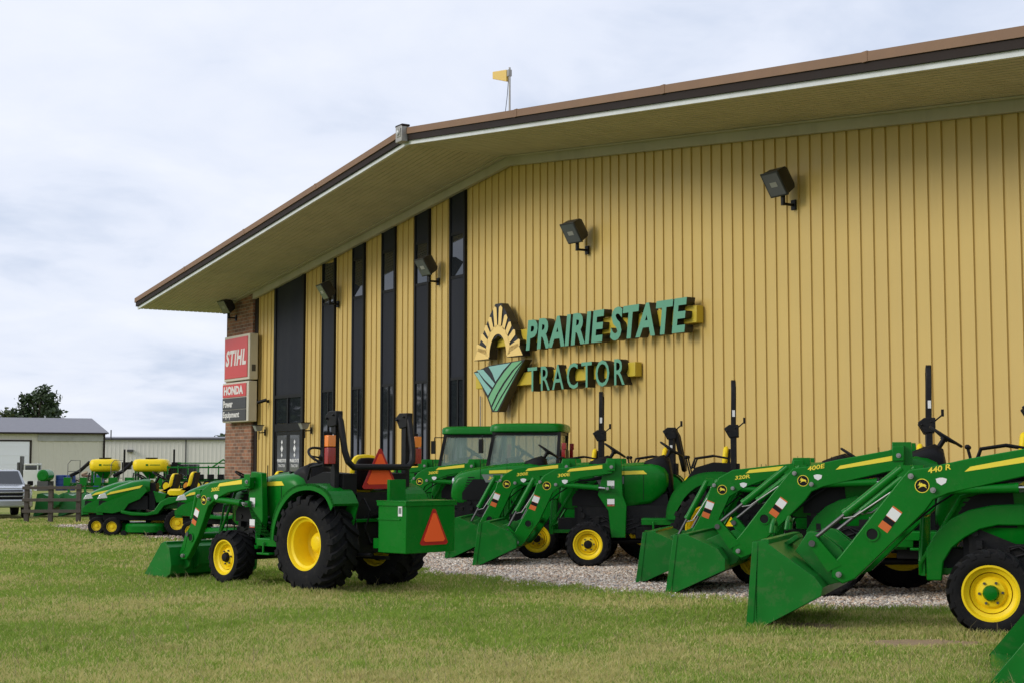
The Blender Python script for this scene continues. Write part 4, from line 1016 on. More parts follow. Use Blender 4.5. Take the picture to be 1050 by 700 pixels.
# ------------------------------------------------------------------ air seeders with yellow tanks, far left
SGR = 'seeders with yellow tanks behind the mowers'
def seeder(label, x, y, L, rz):
    t = thing('seeder', label, 'seeder', (x, y, 0), rz, SGR); t.scale = (.8, .8, .73)
    def tank(mb):
        mb.loft([[(px, ry*.62*math.copysign(abs(math.cos(a))**.6, math.cos(a)), 2.02+rz_*.36*math.copysign(abs(math.sin(a))**.6, math.sin(a))) for a in [2*math.pi*k/20 for k in range(20)]] for px, ry, rz_ in ((-L/2, .55, .6), (-L/2+.10, .9, .92), (-L/2+.3, 1, 1), (L/2-.3, 1, 1), (L/2-.1, .9, .92), (L/2, .55, .6))])
    tk = part(('sd', L), 'tank', YELLOW, t, tank, smooth=50)
    part(('sd', L), 'tank_lid', BLACK, tk, lambda mb: (mb.cyl((0, 0, 2.36), (0, 0, 2.45), .30), mb.mi.__class__(0)))
    part(('sd', L), 'tank_badge', GREEN, tk, lambda mb: (mb.box(-.10, -.628, 2.05, .12, .006, .10), mb.box(.30, -.628, 2.05, .5, .006, .04)))
    def fr(mb):
        mb.box(0, 0, 1.0, 3.6, .16, .16); mb.box(0, -.9, .8, 3.8, .14, .14)
        for dx in (-1.5, -.7, 0, .7, 1.5):
            mb.box(dx, -.4, .95, .08, 1.1, .10); mb.box(dx, -1.05, .55, .10, .16, .7); mb.box(dx-.1, -.95, 1.15, .34, .3, .45)
        for dx in (-L/2+.15, L/2-.15): mb.box(dx, .3, 1.3, .1, .1, .8); mb.box(dx, -.3, 1.3, .1, .1, .8)
        mb.loft([[(-.4, -.4, 1.68), (.4, -.4, 1.68), (.4, .4, 1.68), (-.4, .4, 1.68)], [(-.15, -.15, 1.3), (.15, -.15, 1.3), (.15, .15, 1.3), (-.15, .15, 1.3)]])
    part(('sd', L), 'frame', GREEN, t, fr, bevel=.01)
    def bk(mb):
        for dx in (-1.5, -.7, 0, .7, 1.5): mb.cyl((dx, -1.12, .30), (dx, -1.0, .30), .30, n=18); mb.tube([(dx, -.3, 1.6), (dx+.05, -.7, 1.35), (dx, -1.0, .8)], .035, 6)
        mb.tube([(-L/2-.1, .1, 2.2), (-L/2-.5, -.3, 1.7), (-L/2-.9, -.5, 1.45)], .10, 8); mb.box(L/2+.35, .1, 2.0, .4, .4, .4); mb.cyl((L/2+.25, 0, 2.2), (L/2+.25, 0, 2.9), .05)
    part(('sd', L), 'disc_openers', BLACK, t, bk)
    def rail(mb):
        x0 = -L/2-1.0
        for a, b in ((x0, x0+.6),): mb.tube([(a, -.6, .9), (a, -.6, 2.1), (a+.15, -.6, 2.3), (b, -.6, 2.3), (b, -.6, 1.2)], .02, 6); mb.tube([(a, -.6, 1.7), (b, -.6, 1.7)], .018, 6)
        for k in range(4): mb.box(x0+.3, -.62, .5+.28*k, .5, .14, .03)
    part(('sd', L), 'ladder_rail', DSTEEL, t, rail)
    return t
seeder('seeder with the smaller yellow tank behind the mowers, nearer the grey roofed shed', -16.36, 60, 1.40, .03)
seeder('seeder with the larger yellow tank behind the mowers, nearer the brick pier', -14.4, 59.6, 1.72, .03)
# row planter with yellow and orange wheels by the pier
def planter(label, x, y, n):
    t = thing('row_planter', label, 'planter', (x, y, 0), .02); t.scale = (.62, .7, .74)
    part(('pl',), 'toolbar', GREEN, t, lambda mb: (mb.box(0, 0, 1.25, 4.6, .16, .16), mb.box(0, .3, 1.9, 4.4, .08, .08), mb.box(.3, .2, 2.12, 3.6, .06, .06), [mb.box(-2.1+k*.62, .15, 1.6, .07, .07, .8) for k in range(7)], [mb.box(-2.0+k*.62, -.2, .98, .16, .5, .36) for k in range(7)], mb.tube([(.6, .1, 1.9), (1.3, 0, 2.3), (2.0, .1, 1.9)], .05, 6)), bevel=.01)
    for k in range(6): part(('pl', 'h', k), 'hopper', BLACK, t, lambda mb: mb.box(-1.9+k*.62, -.1, 1.42, .36, .4, .26), bevel=.03)
    for k in range(7):
        w = part(('pl', 'w'), 'gauge_wheel', BLACK, t, lambda mb: mb.lathe([(.16, -.05), (.29, -.05), (.30, 0), (.29, .05), (.16, .05)], n=24), loc=(-2.0+k*.62, -.55, .95))
        part(('pl', 'w', k % 3), 'wheel_disc', [YELLOW, YELLOW, mat('orange_disc', (.75, .28, .02), .4)][k % 3], w, lambda mb: mb.cyl((0, -.055, 0), (0, .055, 0), .20, n=20))
planter('green row planter with yellow and orange wheels beside the brick pier', -11.75, 56.5, 7)
t = thing('storage_container', 'small black slatted bin on a green trailer behind the mowers', 'bin', (-13.3, 60.5, 0), .05); t.scale = (.9, .9, .74)
part(('bin',), 'bin_body', mat('black_bin', (.03, .032, .035), .5), t, lambda mb: (mb.box(0, 0, 1.75, 1.25, .9, .62), [mb.box(-.5+k*.2, -.46, 1.75, .03, .03, .6) for k in range(6)]), bevel=.02)
part(('bin',), 'stand', GREEN, t, lambda mb: (mb.box(0, 0, 1.36, 1.4, .9, .12), [mb.box(a, b, .65, .1, .1, 1.3) for a in (-.6, .6) for b in (-.35, .35)]))

# ------------------------------------------------------------------ wooden fence
WOOD = mat('weathered_wood', (.085, .070, .058), .9, var=.35, vscale=7, bump=.5, bscale=20)
t = thing('wooden_fence', 'weathered brown post and rail fence in front of the green buckets', 'fence', (-12.34, 40.0, 0), .03)
for k in (-.86, 0, 1):
    part(('fe', k), 'fence_post', WOOD, t, lambda mb: mb.box(k*.74, 0, .49+.02*abs(k), .12, .12, .98+.04*abs(k)), bevel=.01)
for z in (.92, .60, .30):
    part(('fr', z), 'fence_rail', WOOD, t, lambda mb: mb.box(.04, -.085, z, 1.56, .03, .085), bevel=.005)
for i, (x, y, r) in enumerate(((-14.4, 44.6, .55), (-13.75, 44.8, .5), (-13.1, 44.6, .62))):
    b = MB(); bucket_fn(BK_DUMP, .95, False)(b)
    t = b.done('loader_bucket', GREEN2, None, 35, .004); t.location = (x+.3, y, .01); t.rotation_euler = (0, 0, math.pi-r+.5)
    tag(t, ['loose green bucket behind the fence, nearest the silver truck', 'loose green bucket behind the fence, middle one of three', 'loose green bucket behind the fence, nearest the mowers'][i], 'bucket', 'loose loader buckets behind the fence')

# ------------------------------------------------------------------ silver pickup, left edge
SILVER = mat('silver_car_paint', (.46, .48, .50), .25, metal=.5, coat=.6)
t = thing('pickup_truck', 'silver pickup truck parked nose first at the left edge', 'pickup truck', (-14.38, 42.3, 0), R(-65)); t.scale = (.8, .8, .76)
def ptb(mb):
    # x forward (towards the camera), lofted shell
    def sec(x, zb, zt, w, r=.10): return [(x, y, z) for y, z in rounded(w, zb, zt, r)]
    mb.loft([sec(-.05, .50, .96, .90), sec(-.14, .42, 1.10, .97), sec(-.6, .42, 1.17, 1.0), sec(-1.35, .42, 1.22, 1.0), sec(-3.9, .45, 1.22, 1.0), sec(-5.4, .50, 1.22, .98)])
part(('pt',), 'body', SILVER, t, ptb, bevel=.02, smooth=50)
part(('pt',), 'hood', SILVER, t, lambda mb: mb.loft([[(x, y, z) for y, z in rounded(w, 1.0, zt, .06)] for x, zt, w in ((-.22, 1.15, .80), (-.5, 1.22, .82), (-1.38, 1.29, .84))]), smooth=50)
part(('pt',), 'cab', SILVER, t, lambda mb: mb.loft([[(x, y, 1.18+dz) for x, y, dz in ((-1.35, -.93, 0), (-1.35, .93, 0), (-3.6, .93, 0), (-3.6, -.93, 0))], [(x, y, z) for x, y, z in ((-2.05, -.74, 1.80), (-2.05, .74, 1.80), (-3.45, .74, 1.82), (-3.45, -.74, 1.82))]]), bevel=.05)
part(('pt',), 'windshield', PANE, t, lambda mb: mb.loft([[(-1.385, -.80, 1.24), (-1.385, .80, 1.24), (-2.02, .68, 1.76), (-2.02, -.68, 1.76)], [(-1.365, -.80, 1.245), (-1.365, .80, 1.245), (-2.0, .68, 1.765), (-2.0, -.68, 1.765)]]))
part(('pt',), 'grille', BLACK, t, lambda mb: (mb.box(-.06, 0, .90, .08, 1.30, .34), mb.box(-.02, 0, .56, .06, 1.1, .13)), bevel=.02)
part(('pt',), 'grille_bar', STEEL, t, lambda mb: (mb.box(-.01, 0, .99, .05, 1.34, .06), mb.box(-.01, 0, .84, .05, 1.30, .04)), bevel=.01)
for sd in (-1, 1): part(('pt', sd), 'headlight', HEADL, t, lambda mb: mb.box(-.075, sd*.80, .88, .12, .28, .26), bevel=.03)
part(('pt',), 'bumper', SILVER, t, lambda mb: mb.loft([[(x, -w, z0), (x, w, z0), (x, w, z1), (x, -w, z1)] for x, w, z0, z1 in ((-.3, 1.02, .42, .72), (.02, .97, .44, .72), (.07, .8, .47, .70))]), bevel=.03)
for sd in (-1, 1):
    for x in (-.95, -4.3):
        w = part(('pt', 'w'), 'wheel', RUBBER, t, tyre_fn(.39, .26, .24, 30, .008, .04), loc=(x, sd*.86, .39), rot=(0, 0, 0 if sd > 0 else math.pi))
        part(('pt', 'w'), 'rim', STEEL, w, lambda mb: mb.lathe([(.25, .10), (.25, .12), (.20, .11), (.15, .06), (.05, .08), (.001, .08)], n=24))
for sd in (-1, 1): part(('pt', 'm', sd), 'mirror', BLACK, t, lambda mb: mb.box(-1.6, sd*1.08, 1.30, .12, .20, .18), bevel=.03)

# ------------------------------------------------------------------ far yard things
t = thing('forklift', 'small white utility cab with dark mast far behind the truck', 'forklift', (-27.3, 85, 0), 0)
part(('fk',), 'cab', mat('white_cab', (.62, .62, .58), .5), t, lambda mb: (mb.box(0, 0, .72, .85, .7, .9), mb.box(0, 0, 1.48, .80, .7, .10), [mb.box(a, b, 1.3, .06, .06, .5) for a in (-.37, .37) for b in (-.3, .3)]), bevel=.02)
part(('fk',), 'window', PANE, t, lambda mb: mb.box(0, 0, 1.3, .66, .6, .3))
part(('fk',), 'mast', DSTEEL, t, lambda mb: (mb.box(-.62, 0, 1.0, .12, .4, 1.9), mb.box(-.80, 0, .85, .10, .3, 1.5)))
for x in (-.3, .35): w = part(('fk', 'w'), 'wheel', WHITE, t, lambda mb: mb.lathe([(.1, -.06), (.24, -.06), (.24, .06), (.1, .06), (.1, -.06)], n=20), loc=(x, -.42, .24))
t = thing('fuel_tank', 'green round tank lying on a stand beside the white forklift cab', 'tank', (-26.4, 84.5, 0), 0)
part(('ft',), 'tank_shell', GREEN, t, lambda mb: mb.lathe([(.001, -.6), (.24, -.6), (.33, -.52), (.33, .52), (.24, .6), (.001, .6)], cz=.86, n=24))
part(('ft',), 'stand', DSTEEL, t, lambda mb: (mb.box(0, -.5, .27, .6, .1, .54), mb.box(0, .5, .27, .6, .1, .54)))
BLUE = mat('blue_barrel_plastic', (.015, .05, .22), .5, var=.2)
for i, (x, lb) in enumerate(((-25.75, 'blue plastic barrel beside the green round tank'), (-25.2, 'blue plastic barrel standing next to the scrap pile'), (-23.6, 'blue plastic barrel at the right end of the scrap pile'))):
    b = MB(); b.bm; prof = [(.001, 0), (.26, 0), (.28, .05), (.29, .3), (.27, .32), (.29, .34), (.29, .6), (.27, .62), (.29, .64), (.28, .86), (.25, .88), (.001, .88)]
    n = 20; rings = [[(r*math.cos(2*math.pi*k/n), r*math.sin(2*math.pi*k/n), z) for k in range(n)] for r, z in prof]
    b.loft(rings); o = b.done('barrel', BLUE); o.location = (x, 85.2, 0); tag(o, lb, 'barrel', 'blue barrels in the far yard')
t = thing('scrap_pile', 'heap of rusty scrap and old boards between the blue barrels', 'scrap pile', (-24.4, 86, 0))
def scrap(mb):
    r2 = random.Random(3)
    for k in range(60):
        a = Vector((r2.uniform(-.9, .9), r2.uniform(-.5, .5), r2.uniform(.05, 1.1)*(1-abs(r2.uniform(-.5, .5)))))
        d = Vector((r2.uniform(-.6, .6), r2.uniform(-.3, .3), r2.uniform(-.2, .25))); mb.mi = r2.choice((0, 0, 1, 2))
        if a.z+d.z < .05: d.z = .02
        mb.cyl(a, a+d, r2.uniform(.03, .09), n=5)
part(('sc',), 'scrap', [mat('rusty_scrap', (.13, .075, .045), .9, var=.4), WOOD, mat('pale_board', (.35, .28, .18), .8)], t, scrap)

# ------------------------------------------------------------------ far sheds
SHED = mat('cream_shed_metal', (.62, .59, .49), .55, var=.03); SHEDW = mat('white_shed_metal', (.64, .62, .56), .55, var=.05)
GROOF = mat('grey_shed_roof', (.175, .17, .19), .5, var=.08); DOORW = mat('white_shed_door', (.86, .87, .90), .4)
SKYL = mat('translucent_strip', (.38, .38, .35), .3, var=.3, vscale=2)
def ribs(mb, x0, x1, z0, z1, y=0, p=.5):
    x = x0; P = []
    while x < x1-.01: P += [(x, y), (x+.03, y-.016), (x+.12, y-.016), (x+.15, y)]; x += p
    P.append((x1, y))
    a = [mb.bm.verts.new((px, py, z0)) for px, py in P]; b = [mb.bm.verts.new((px, py, z1)) for px, py in P]; mb.bridge(a, b, closed=False)
rz = R(24); t = thing('shed', 'cream metal shed with grey roof and a big white door at the far left', 'building', (-29.0, 106, 0), rz)
part(('sh',), 'wall', SHED, t, lambda mb: (ribs(mb, -30, 0, 0, 3.62), mb.prism([(-30, 0), (0, 0), (0, 3.6), (-30, 3.6)], .02, .1), mb.box(-.05, 8, 1.8, .1, 16, 3.6), mb.box(-15, 16, 1.8, 30, .1, 3.6), mb.loft([[(-.1, 0, 3.6), (-.1, 16, 3.6), (-.1, 8, 4.8)], [(0, 0, 3.6), (0, 16, 3.6), (0, 8, 4.8)]])), smooth=0)
part(('sh',), 'roof', GROOF, t, lambda mb: mb.loft([[(-30.2, -.3, 3.6), (-30.2, 8, 4.83), (-30.2, 16.3, 3.6), (-30.2, 16.3, 3.68), (-30.2, 8, 4.93), (-30.2, -.3, 3.70)], [(.25, -.3, 3.6), (.25, 8, 4.83), (.25, 16.3, 3.6), (.25, 16.3, 3.68), (.25, 8, 4.93), (.25, -.3, 3.70)]]), smooth=0)
part(('sh',), 'big_door', DOORW, t, lambda mb: (mb.box(-7.3, -.07, 1.52, 4.4, .06, 3.04), [mb.box(-7.3, -.105, .6*k+.3, 4.4, .02, .03) for k in range(5)]), smooth=0)
part(('sh',), 'door_frame', FASC, t, lambda mb: (mb.box(-5.0, -.08, 1.55, .10, .1, 3.1), mb.box(-9.6, -.08, 1.55, .10, .1, 3.1), mb.box(-7.3, -.08, 3.10, 4.7, .1, .10)))
part(('sh',), 'skylight_strip', SKYL, t, lambda mb: mb.box(-2.3, -.07, 3.30, 4.5, .03, .42), smooth=0)
part(('sh',), 'gutter', FASC, t, lambda mb: (mb.box(-15, -.34, 3.62, 30.2, .08, .10), mb.box(-.02, -.09, 1.8, .12, .1, 3.6)))
rz = R(2); t = thing('shed', 'long low off white metal shed running behind to the brick pier', 'building', (-35.5, 125, 0), rz)
part(('s2',), 'wall', SHEDW, t, lambda mb: (ribs(mb, 0, 30, 0, 3.55, p=.35), mb.prism([(0, 0), (30, 0), (30, 3.5), (0, 3.5)], .02, .1), mb.box(0, 7, 1.75, .1, 14, 3.5), mb.box(30, 7, 1.75, .1, 14, 3.5)), smooth=0)
part(('s2',), 'roof', GROOF, t, lambda mb: mb.loft([[(-.2, -.2, 3.5), (-.2, 7, 3.86), (-.2, 14.2, 3.5), (-.2, 7, 3.7)], [(30.2, -.2, 3.5), (30.2, 7, 3.86), (30.2, 14.2, 3.5), (30.2, 7, 3.7)]]), smooth=0)
part(('s2',), 'fascia', mat('dark_shed_fascia', (.05, .05, .055), .5), t, lambda mb: (mb.box(15, -.24, 3.55, 30.4, .07, .16), mb.box(8.1, -.06, 1.75, .08, .06, 3.5)))
part(('s2',), 'lamp', DSTEEL, t, lambda mb: (mb.box(3.5, -.2, 2.55, .45, .4, .22), mb.cyl((1.9, -.3, 3.5), (1.9, -.3, 4.3), .05)))

# ------------------------------------------------------------------ trees
BARK = mat('tree_bark', (.06, .045, .035), .9)
def leafmat(name, c):
    m = mat(name, c, .6); N, L = nodes_of(m); b = N['Principled BSDF']
    at = N.new('ShaderNodeAttribute'); at.attribute_name = 'tint'
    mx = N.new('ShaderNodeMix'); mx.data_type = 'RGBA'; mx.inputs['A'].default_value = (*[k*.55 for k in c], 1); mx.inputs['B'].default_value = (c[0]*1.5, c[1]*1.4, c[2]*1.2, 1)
    L.new(at.outputs['Fac'], mx.inputs['Factor']); L.new(mx.outputs['Result'], b.inputs['Base Color']); b.inputs['Subsurface Weight'].default_value = 0
    return m
LEAFD = leafmat('dark_foliage', (.030, .058, .020)); LEAFL = leafmat('light_foliage', (.065, .085, .018))
def tree(label, x, y, clumps, m, trunk, n=2600, leaf=.26, seed=1):
    t = thing('tree', label, 'tree', (x, y, 0)); g = np.random.default_rng(seed)
    def tr(mb):
        H = trunk
        mb.tube([(0, 0, 0), (.1, 0, H*.35), (0, .1, H*.7), (.1, 0, H)], [.32, .24, .16, .06], 8)
        for cx, cy, cz, r in clumps:
            z0 = max(.8, min(H*.85, cz-r*.9)); mb.tube([(.05, 0, z0*.75), (cx*.5, cy*.5, (z0+cz)/2), (cx, cy, cz+r*.3)], [.13, .08, .03], 6)
    part(('tr', x), 'trunk', BARK, t, tr)
    V = []; T = []
    tot = sum(c[3]**2 for c in clumps)
    for cx, cy, cz, r in clumps:
        k = int(n*r*r/tot); sub = [(g.normal(size=3)) for _ in range(9)]
        for _ in range(k):
            s = sub[g.integers(9)]; d = s/np.linalg.norm(s)*r*.62; p = d+g.normal(size=3)*r*.27; p[2] *= .8
            a = g.normal(size=3); a /= np.linalg.norm(a); b = np.cross(a, g.normal(size=3)); b /= np.linalg.norm(b); q = leaf*g.uniform(.6, 1.3); c = np.array([cx, cy, cz])+p
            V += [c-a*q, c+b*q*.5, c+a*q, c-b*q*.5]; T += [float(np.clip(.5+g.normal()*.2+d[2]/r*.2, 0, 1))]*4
    o = quads('crown', np.array(V), np.array(T), m, t)
def quads(name, V, T, m, parent):
    me = bpy.data.meshes.new(name); nq = len(V)//4
    me.vertices.add(len(V)); me.vertices.foreach_set('co', V.astype(np.float32).ravel())
    me.loops.add(len(V)); me.loops.foreach_set('vertex_index', np.arange(len(V), dtype=np.int32))
    me.polygons.add(nq); me.polygons.foreach_set('loop_start', np.arange(0, len(V), 4, dtype=np.int32))
    a = me.attributes.new('tint', 'FLOAT', 'POINT'); a.data.foreach_set('value', T.astype(np.float32))
    me.update(calc_edges=True); me.materials.append(m); return link(name, me, parent)
tree('tall dark green tree rising behind the grey shed roof', -50.9, 160, [(-1.9, 0, 6.6, 1.5), (-.9, .3, 7.9, 1.4), (.3, 0, 8.9, 1.25), (1.2, 0, 8.3, 1.2), (.2, 0, 7.2, 1.5), (1.7, 0, 6.9, 1.2), (-.5, 0, 5.8, 1.8), (1.1, .2, 5.6, 1.6), (.5, 0, 9.5, .7), (-1.3, 0, 8.5, .7)], LEAFD, 8.6, n=3200, leaf=.24)
tree('low yellowish green tree at the far left behind the shed roof', -54.6, 160, [(0, 0, 6.0, 1.5), (1.6, 0, 5.7, 1.4), (-1.6, 0, 6.3, 1.5), (-3.2, 0, 5.8, 1.6), (2.9, 0, 5.5, 1.3)], LEAFL, 5, n=1800, seed=4)
tree('small distant tree top beside the brick pier', -31.0, 160, [(-.3, 0, 3.6, 1.0), (.8, 0, 3.9, 1.2), (2.2, 0, 4.0, 1.5)], LEAFD, 3.6, n=900, seed=6)
# trees across the road behind the photographer, seen only as reflections in the glass
for i, (x, y, hh) in enumerate(((-48, 57, 8), (-50, 67, 10), (-45, 70, 8), (-60, 77, 12), (-62, 66, 9), (-56, 86, 12))):
    g_ = random.Random(i+20)
    tree(['broad shade tree across the road, mirrored in the entrance glass', 'tall shade tree across the road, farther back', 'small shade tree across the road', 'tall tree at the far end of the road', 'round shade tree nearest the road', 'large tree at the very end of the tree row'][i],
         x, y, [(g_.uniform(-2, 2), g_.uniform(-2, 2), hh*g_.uniform(.45, .95), g_.uniform(1.5, 2.4)) for _ in range(8)], [LEAFD, LEAFL][i % 2], hh*.8, n=2200, leaf=.34, seed=30+i)
# ------------------------------------------------------------------ ground
def ground_mat():
    m = bpy.data.materials.new('lawn_ground'); m.use_nodes = True; N, L = nodes_of(m); b = N['Principled BSDF']; b.inputs['Roughness'].default_value = .95; b.inputs['Specular IOR Level'].default_value = .1
    tc = N.new('ShaderNodeTexCoord')
    def nz(s, d=6, r=.6):
        n = N.new('ShaderNodeTexNoise'); n.inputs['Scale'].default_value = s; n.inputs['Detail'].default_value = d; n.inputs['Roughness'].default_value = r; L.new(tc.outputs['Object'], n.inputs['Vector']); return n
    a = nz(.35); c = nz(3.5, 8, .7); d = nz(30, 4)
    cr = N.new('ShaderNodeValToRGB'); e = cr.color_ramp.elements; e[0].position = .36; e[0].color = (.19, .25, .05, 1); e[1].position = .66; e[1].color = (.36, .33, .12, 1)
    L.new(a.outputs['Fac'], cr.inputs[0])
    m1 = N.new('ShaderNodeMix'); m1.data_type = 'RGBA'; m1.blend_type = 'OVERLAY'; m1.inputs['Factor'].default_value = .55; L.new(cr.outputs[0], m1.inputs['A']); L.new(c.outputs['Fac'], m1.inputs['B'])
    m2 = N.new('ShaderNodeMix'); m2.data_type = 'RGBA'; m2.blend_type = 'OVERLAY'; m2.inputs['Factor'].default_value = .5; L.new(m1.outputs['Result'], m2.inputs['A']); L.new(d.outputs['Fac'], m2.inputs['B'])
    L.new(m2.outputs['Result'], b.inputs['Base Color'])
    bp = N.new('ShaderNodeBump'); bp.inputs['Strength'].default_value = .8; bp.inputs['Distance'].default_value = .03; L.new(d.outputs['Fac'], bp.inputs['Height']); L.new(bp.outputs['Normal'], b.inputs['Normal'])
    return m
b = MB(); b.bm.faces.new([b.bm.verts.new(p) for p in ((-900, -300, 0), (900, -300, 0), (900, 1500, 0), (-900, 1500, 0))])
o = b.done('ground', ground_mat()); tag(o, kind='structure')
def q2s(x, y): return UX*x+UY*y, NX*x+NY*y
EDGE = [(-60, 10.4), (-46, 10.5), (-36, 10.2), (-27, 10.7), (-21.5, 11.0), (-18.4, 10.6), (-15.5, 10.9), (-13.4, 11.5), (-11.9, 11.75), (-11.3, 12.8), (-9, 13.4), (4, 13.6)]
def edge_at(s):
    s = np.asarray(s, float); base = np.interp(s, [e[0] for e in EDGE], [e[1] for e in EDGE])
    return base+.10*np.sin(s*3.1)+.06*np.sin(s*8.7+1)+.04*np.sin(s*19.3)
def gravel_mat():
    m = bpy.data.materials.new('gravel_bed'); m.use_nodes = True; N, L = nodes_of(m); b = N['Principled BSDF']; b.inputs['Roughness'].default_value = .9
    tc = N.new('ShaderNodeTexCoord'); v = N.new('ShaderNodeTexVoronoi'); v.inputs['Scale'].default_value = 26; L.new(tc.outputs['Object'], v.inputs['Vector'])
    cr = N.new('ShaderNodeValToRGB'); e = cr.color_ramp.elements; e[0].color = (.14, .11, .085, 1); e[1].color = (.42, .37, .31, 1); e.new(.5).color = (.27, .22, .18, 1)
    L.new(v.outputs['Color'], cr.inputs[0]); L.new(cr.outputs[0], b.inputs['Base Color'])
    bp = N.new('ShaderNodeBump'); bp.invert = True; bp.inputs['Distance'].default_value = .03; L.new(v.outputs['Distance'], bp.inputs['Height']); L.new(bp.outputs['Normal'], b.inputs['Normal'])
    return m
b = MB(); ss = np.arange(-38.5, 4.01, .08); ee = edge_at(ss)
r0 = [b.bm.verts.new((UX*s+NX*e, UY*s+NY*e, .004)) for s, e in zip(ss, ee)]; r1 = [b.bm.verts.new((UX*s+NX*30, UY*s+NY*30, .004)) for s in ss]
b.bridge(r0, r1, closed=False); o = b.done('gravel_bed', gravel_mat(), smooth=0); tag(o, kind='structure')
DIRT = mat('bare_soil', (.30, .205, .115), .95, var=.35, vscale=6, bump=.6, bscale=25)
for cx0, cy0, rx, ry, sd in ((3.62, 13.35, .60, .30, 1), (2.75, 14.7, .5, .35, 2)):
    b = MB(); g_ = random.Random(sd); b.bm.faces.new([b.bm.verts.new((cx0+rx*g_.uniform(.75, 1.15)*math.cos(a), cy0+ry*g_.uniform(.75, 1.15)*math.sin(a), .004)) for a in [2*math.pi*k/40 for k in range(40)]])
    tag(b.done('bare_soil', DIRT, smooth=0), kind='structure')
# tracked area: wheels and buckets on the ground
def tris(name, V, F, attr, m, kind_label, cat):
    me = bpy.data.meshes.new(name); me.vertices.add(len(V)); me.vertices.foreach_set('co', V.astype(np.float32).ravel())
    me.loops.add(F.size); me.loops.foreach_set('vertex_index', F.astype(np.int32).ravel()); me.polygons.add(len(F)); me.polygons.foreach_set('loop_start', np.arange(0, F.size, 3, dtype=np.int32))
    a = me.attributes.new('tint', 'FLOAT_COLOR', 'POINT'); a.data.foreach_set('color', np.concatenate([attr, np.ones((len(attr), 1))], 1).astype(np.float32).ravel())
    me.update(calc_edges=True); me.materials.append(m); o = link(name, me); tag(o, kind_label, cat, kind='stuff'); return o
def attr_mat(name, rough, trl=0):
    m = bpy.data.materials.new(name); m.use_nodes = True; N, L = nodes_of(m); b = N['Principled BSDF']; b.inputs['Roughness'].default_value = rough; b.inputs['Specular IOR Level'].default_value = .25
    at = N.new('ShaderNodeAttribute'); at.attribute_name = 'tint'; L.new(at.outputs['Color'], b.inputs['Base Color'])
    if trl:
        tr = N.new('ShaderNodeBsdfTranslucent'); L.new(at.outputs['Color'], tr.inputs['Color']); mx = N.new('ShaderNodeMixShader'); mx.inputs[0].default_value = trl
        L.new(b.outputs[0], mx.inputs[1]); L.new(tr.outputs[0], mx.inputs[2]); L.new(mx.outputs[0], N['Material Output'].inputs['Surface'])
    return m
def vnoise(x, y, s, seed):       # smooth value noise on numpy arrays
    g = np.random.default_rng(seed); T = g.random((128, 128)); u = x*s+500; v = y*s+500
    i = np.floor(u).astype(int); j = np.floor(v).astype(int); fu = u-i; fv = v-j; fu = fu*fu*(3-2*fu); fv = fv*fv*(3-2*fv)
    a = T[i % 128, j % 128]; bb = T[(i+1) % 128, j % 128]; c = T[i % 128, (j+1) % 128]; d = T[(i+1) % 128, (j+1) % 128]
    return (a*(1-fu)+bb*fu)*(1-fv)+(c*(1-fu)+d*fu)*fv
def fbm(x, y, s, seed): return .5*vnoise(x, y, s, seed)+.3*vnoise(x, y, s*2.3, seed+1)+.2*vnoise(x, y, s*5.1, seed+2)
# grass
def scatter(y0, y1, dens, marg=1.2):
    w = lambda y: y*.36+marg
    A = (w(y0)+w(y1))*(y1-y0); n = int(A*dens)
    y = nrg.uniform(y0, y1, n*2); x = nrg.uniform(-w(y1), w(y1), n*2); k = np.abs(x) < w(y)
    return x[k][:n], y[k][:n]
X = []; Y = []; HS = []; WS = []
for y0, y1, d, hs, ws in ((9.0, 12, 5200, 1.0, 1.0), (12, 16, 3600, 1.0, 1.15), (16, 21, 2000, 1.0, 1.6), (21, 28, 900, 1.0, 2.4), (28, 42, 300, 1.1, 4.2)):
    x, y = scatter(y0, y1, d); X.append(x); Y.append(y); HS.append(np.full(len(x), hs)); WS.append(np.full(len(x), ws))
X = np.concatenate(X); Y = np.concatenate(Y); HS = np.concatenate(HS); WS = np.concatenate(WS)
s_, e_ = UX*X+UY*Y, NX*X+NY*Y
dist = np.where(s_ < -38.5+.2*np.sin(e_*4), 3.0, edge_at(s_)-e_)
keep = dist > nrg.normal(0, .05, len(X))
def spot(cx, cy, rx, ry): return np.exp(-(((X-cx)/rx)**2+((Y-cy)/ry)**2)**2)
bare = np.maximum(spot(3.62, 13.35, .72, .30), spot(2.8, 14.75, .65, .45)*.85)
patch = fbm(X, Y, .28, 21); fine = fbm(X, Y, 1.7, 31); tuft = vnoise(X, Y, 6.0, 41)
keep &= nrg.random(len(X)) > bare*.97
keep &= nrg.random(len(X)) < .55+.55*tuft
X, Y, HS, WS, dist, bare, patch, fine, tuft = [a[keep] for a in (X, Y, HS, WS, dist, bare, patch, fine, tuft)]
n = len(X)
near_edge = np.exp(-np.clip(dist, 0, 9)/.35)
dryness = np.clip((patch-.46)*2.8+(fine-.5)*1.8+.34+.20*np.sin(Y*.55+X*.12), 0, 1)
dryness = np.clip(dryness-near_edge*.5+.8*bare, 0, 1)
wheels = sum(np.exp(-(((X-a)**2+(Y-b)**2)/.09)) for a, b in ((-2.45, 18.3), (-2.8, 18.7), (-3.5, 19.55), (-1.4, 19.3), (4.45, 13.75), (4.25, 13.85), (4.65, 13.7), (2.5, 14.5), (3.4, 10.9)))
hgt = (.022+.028*nrg.random(n)**1.5+.10*np.clip(tuft-.68, 0, 1)+.03*near_edge+.05*np.clip(wheels, 0, 1))*HS*(1-.35*bare)
seedh = nrg.random(n) < .008; hgt[seedh] += nrg.uniform(.04, .13, seedh.sum())
wid = (.0022+.0026*nrg.random(n))*WS; wid[seedh] *= .6
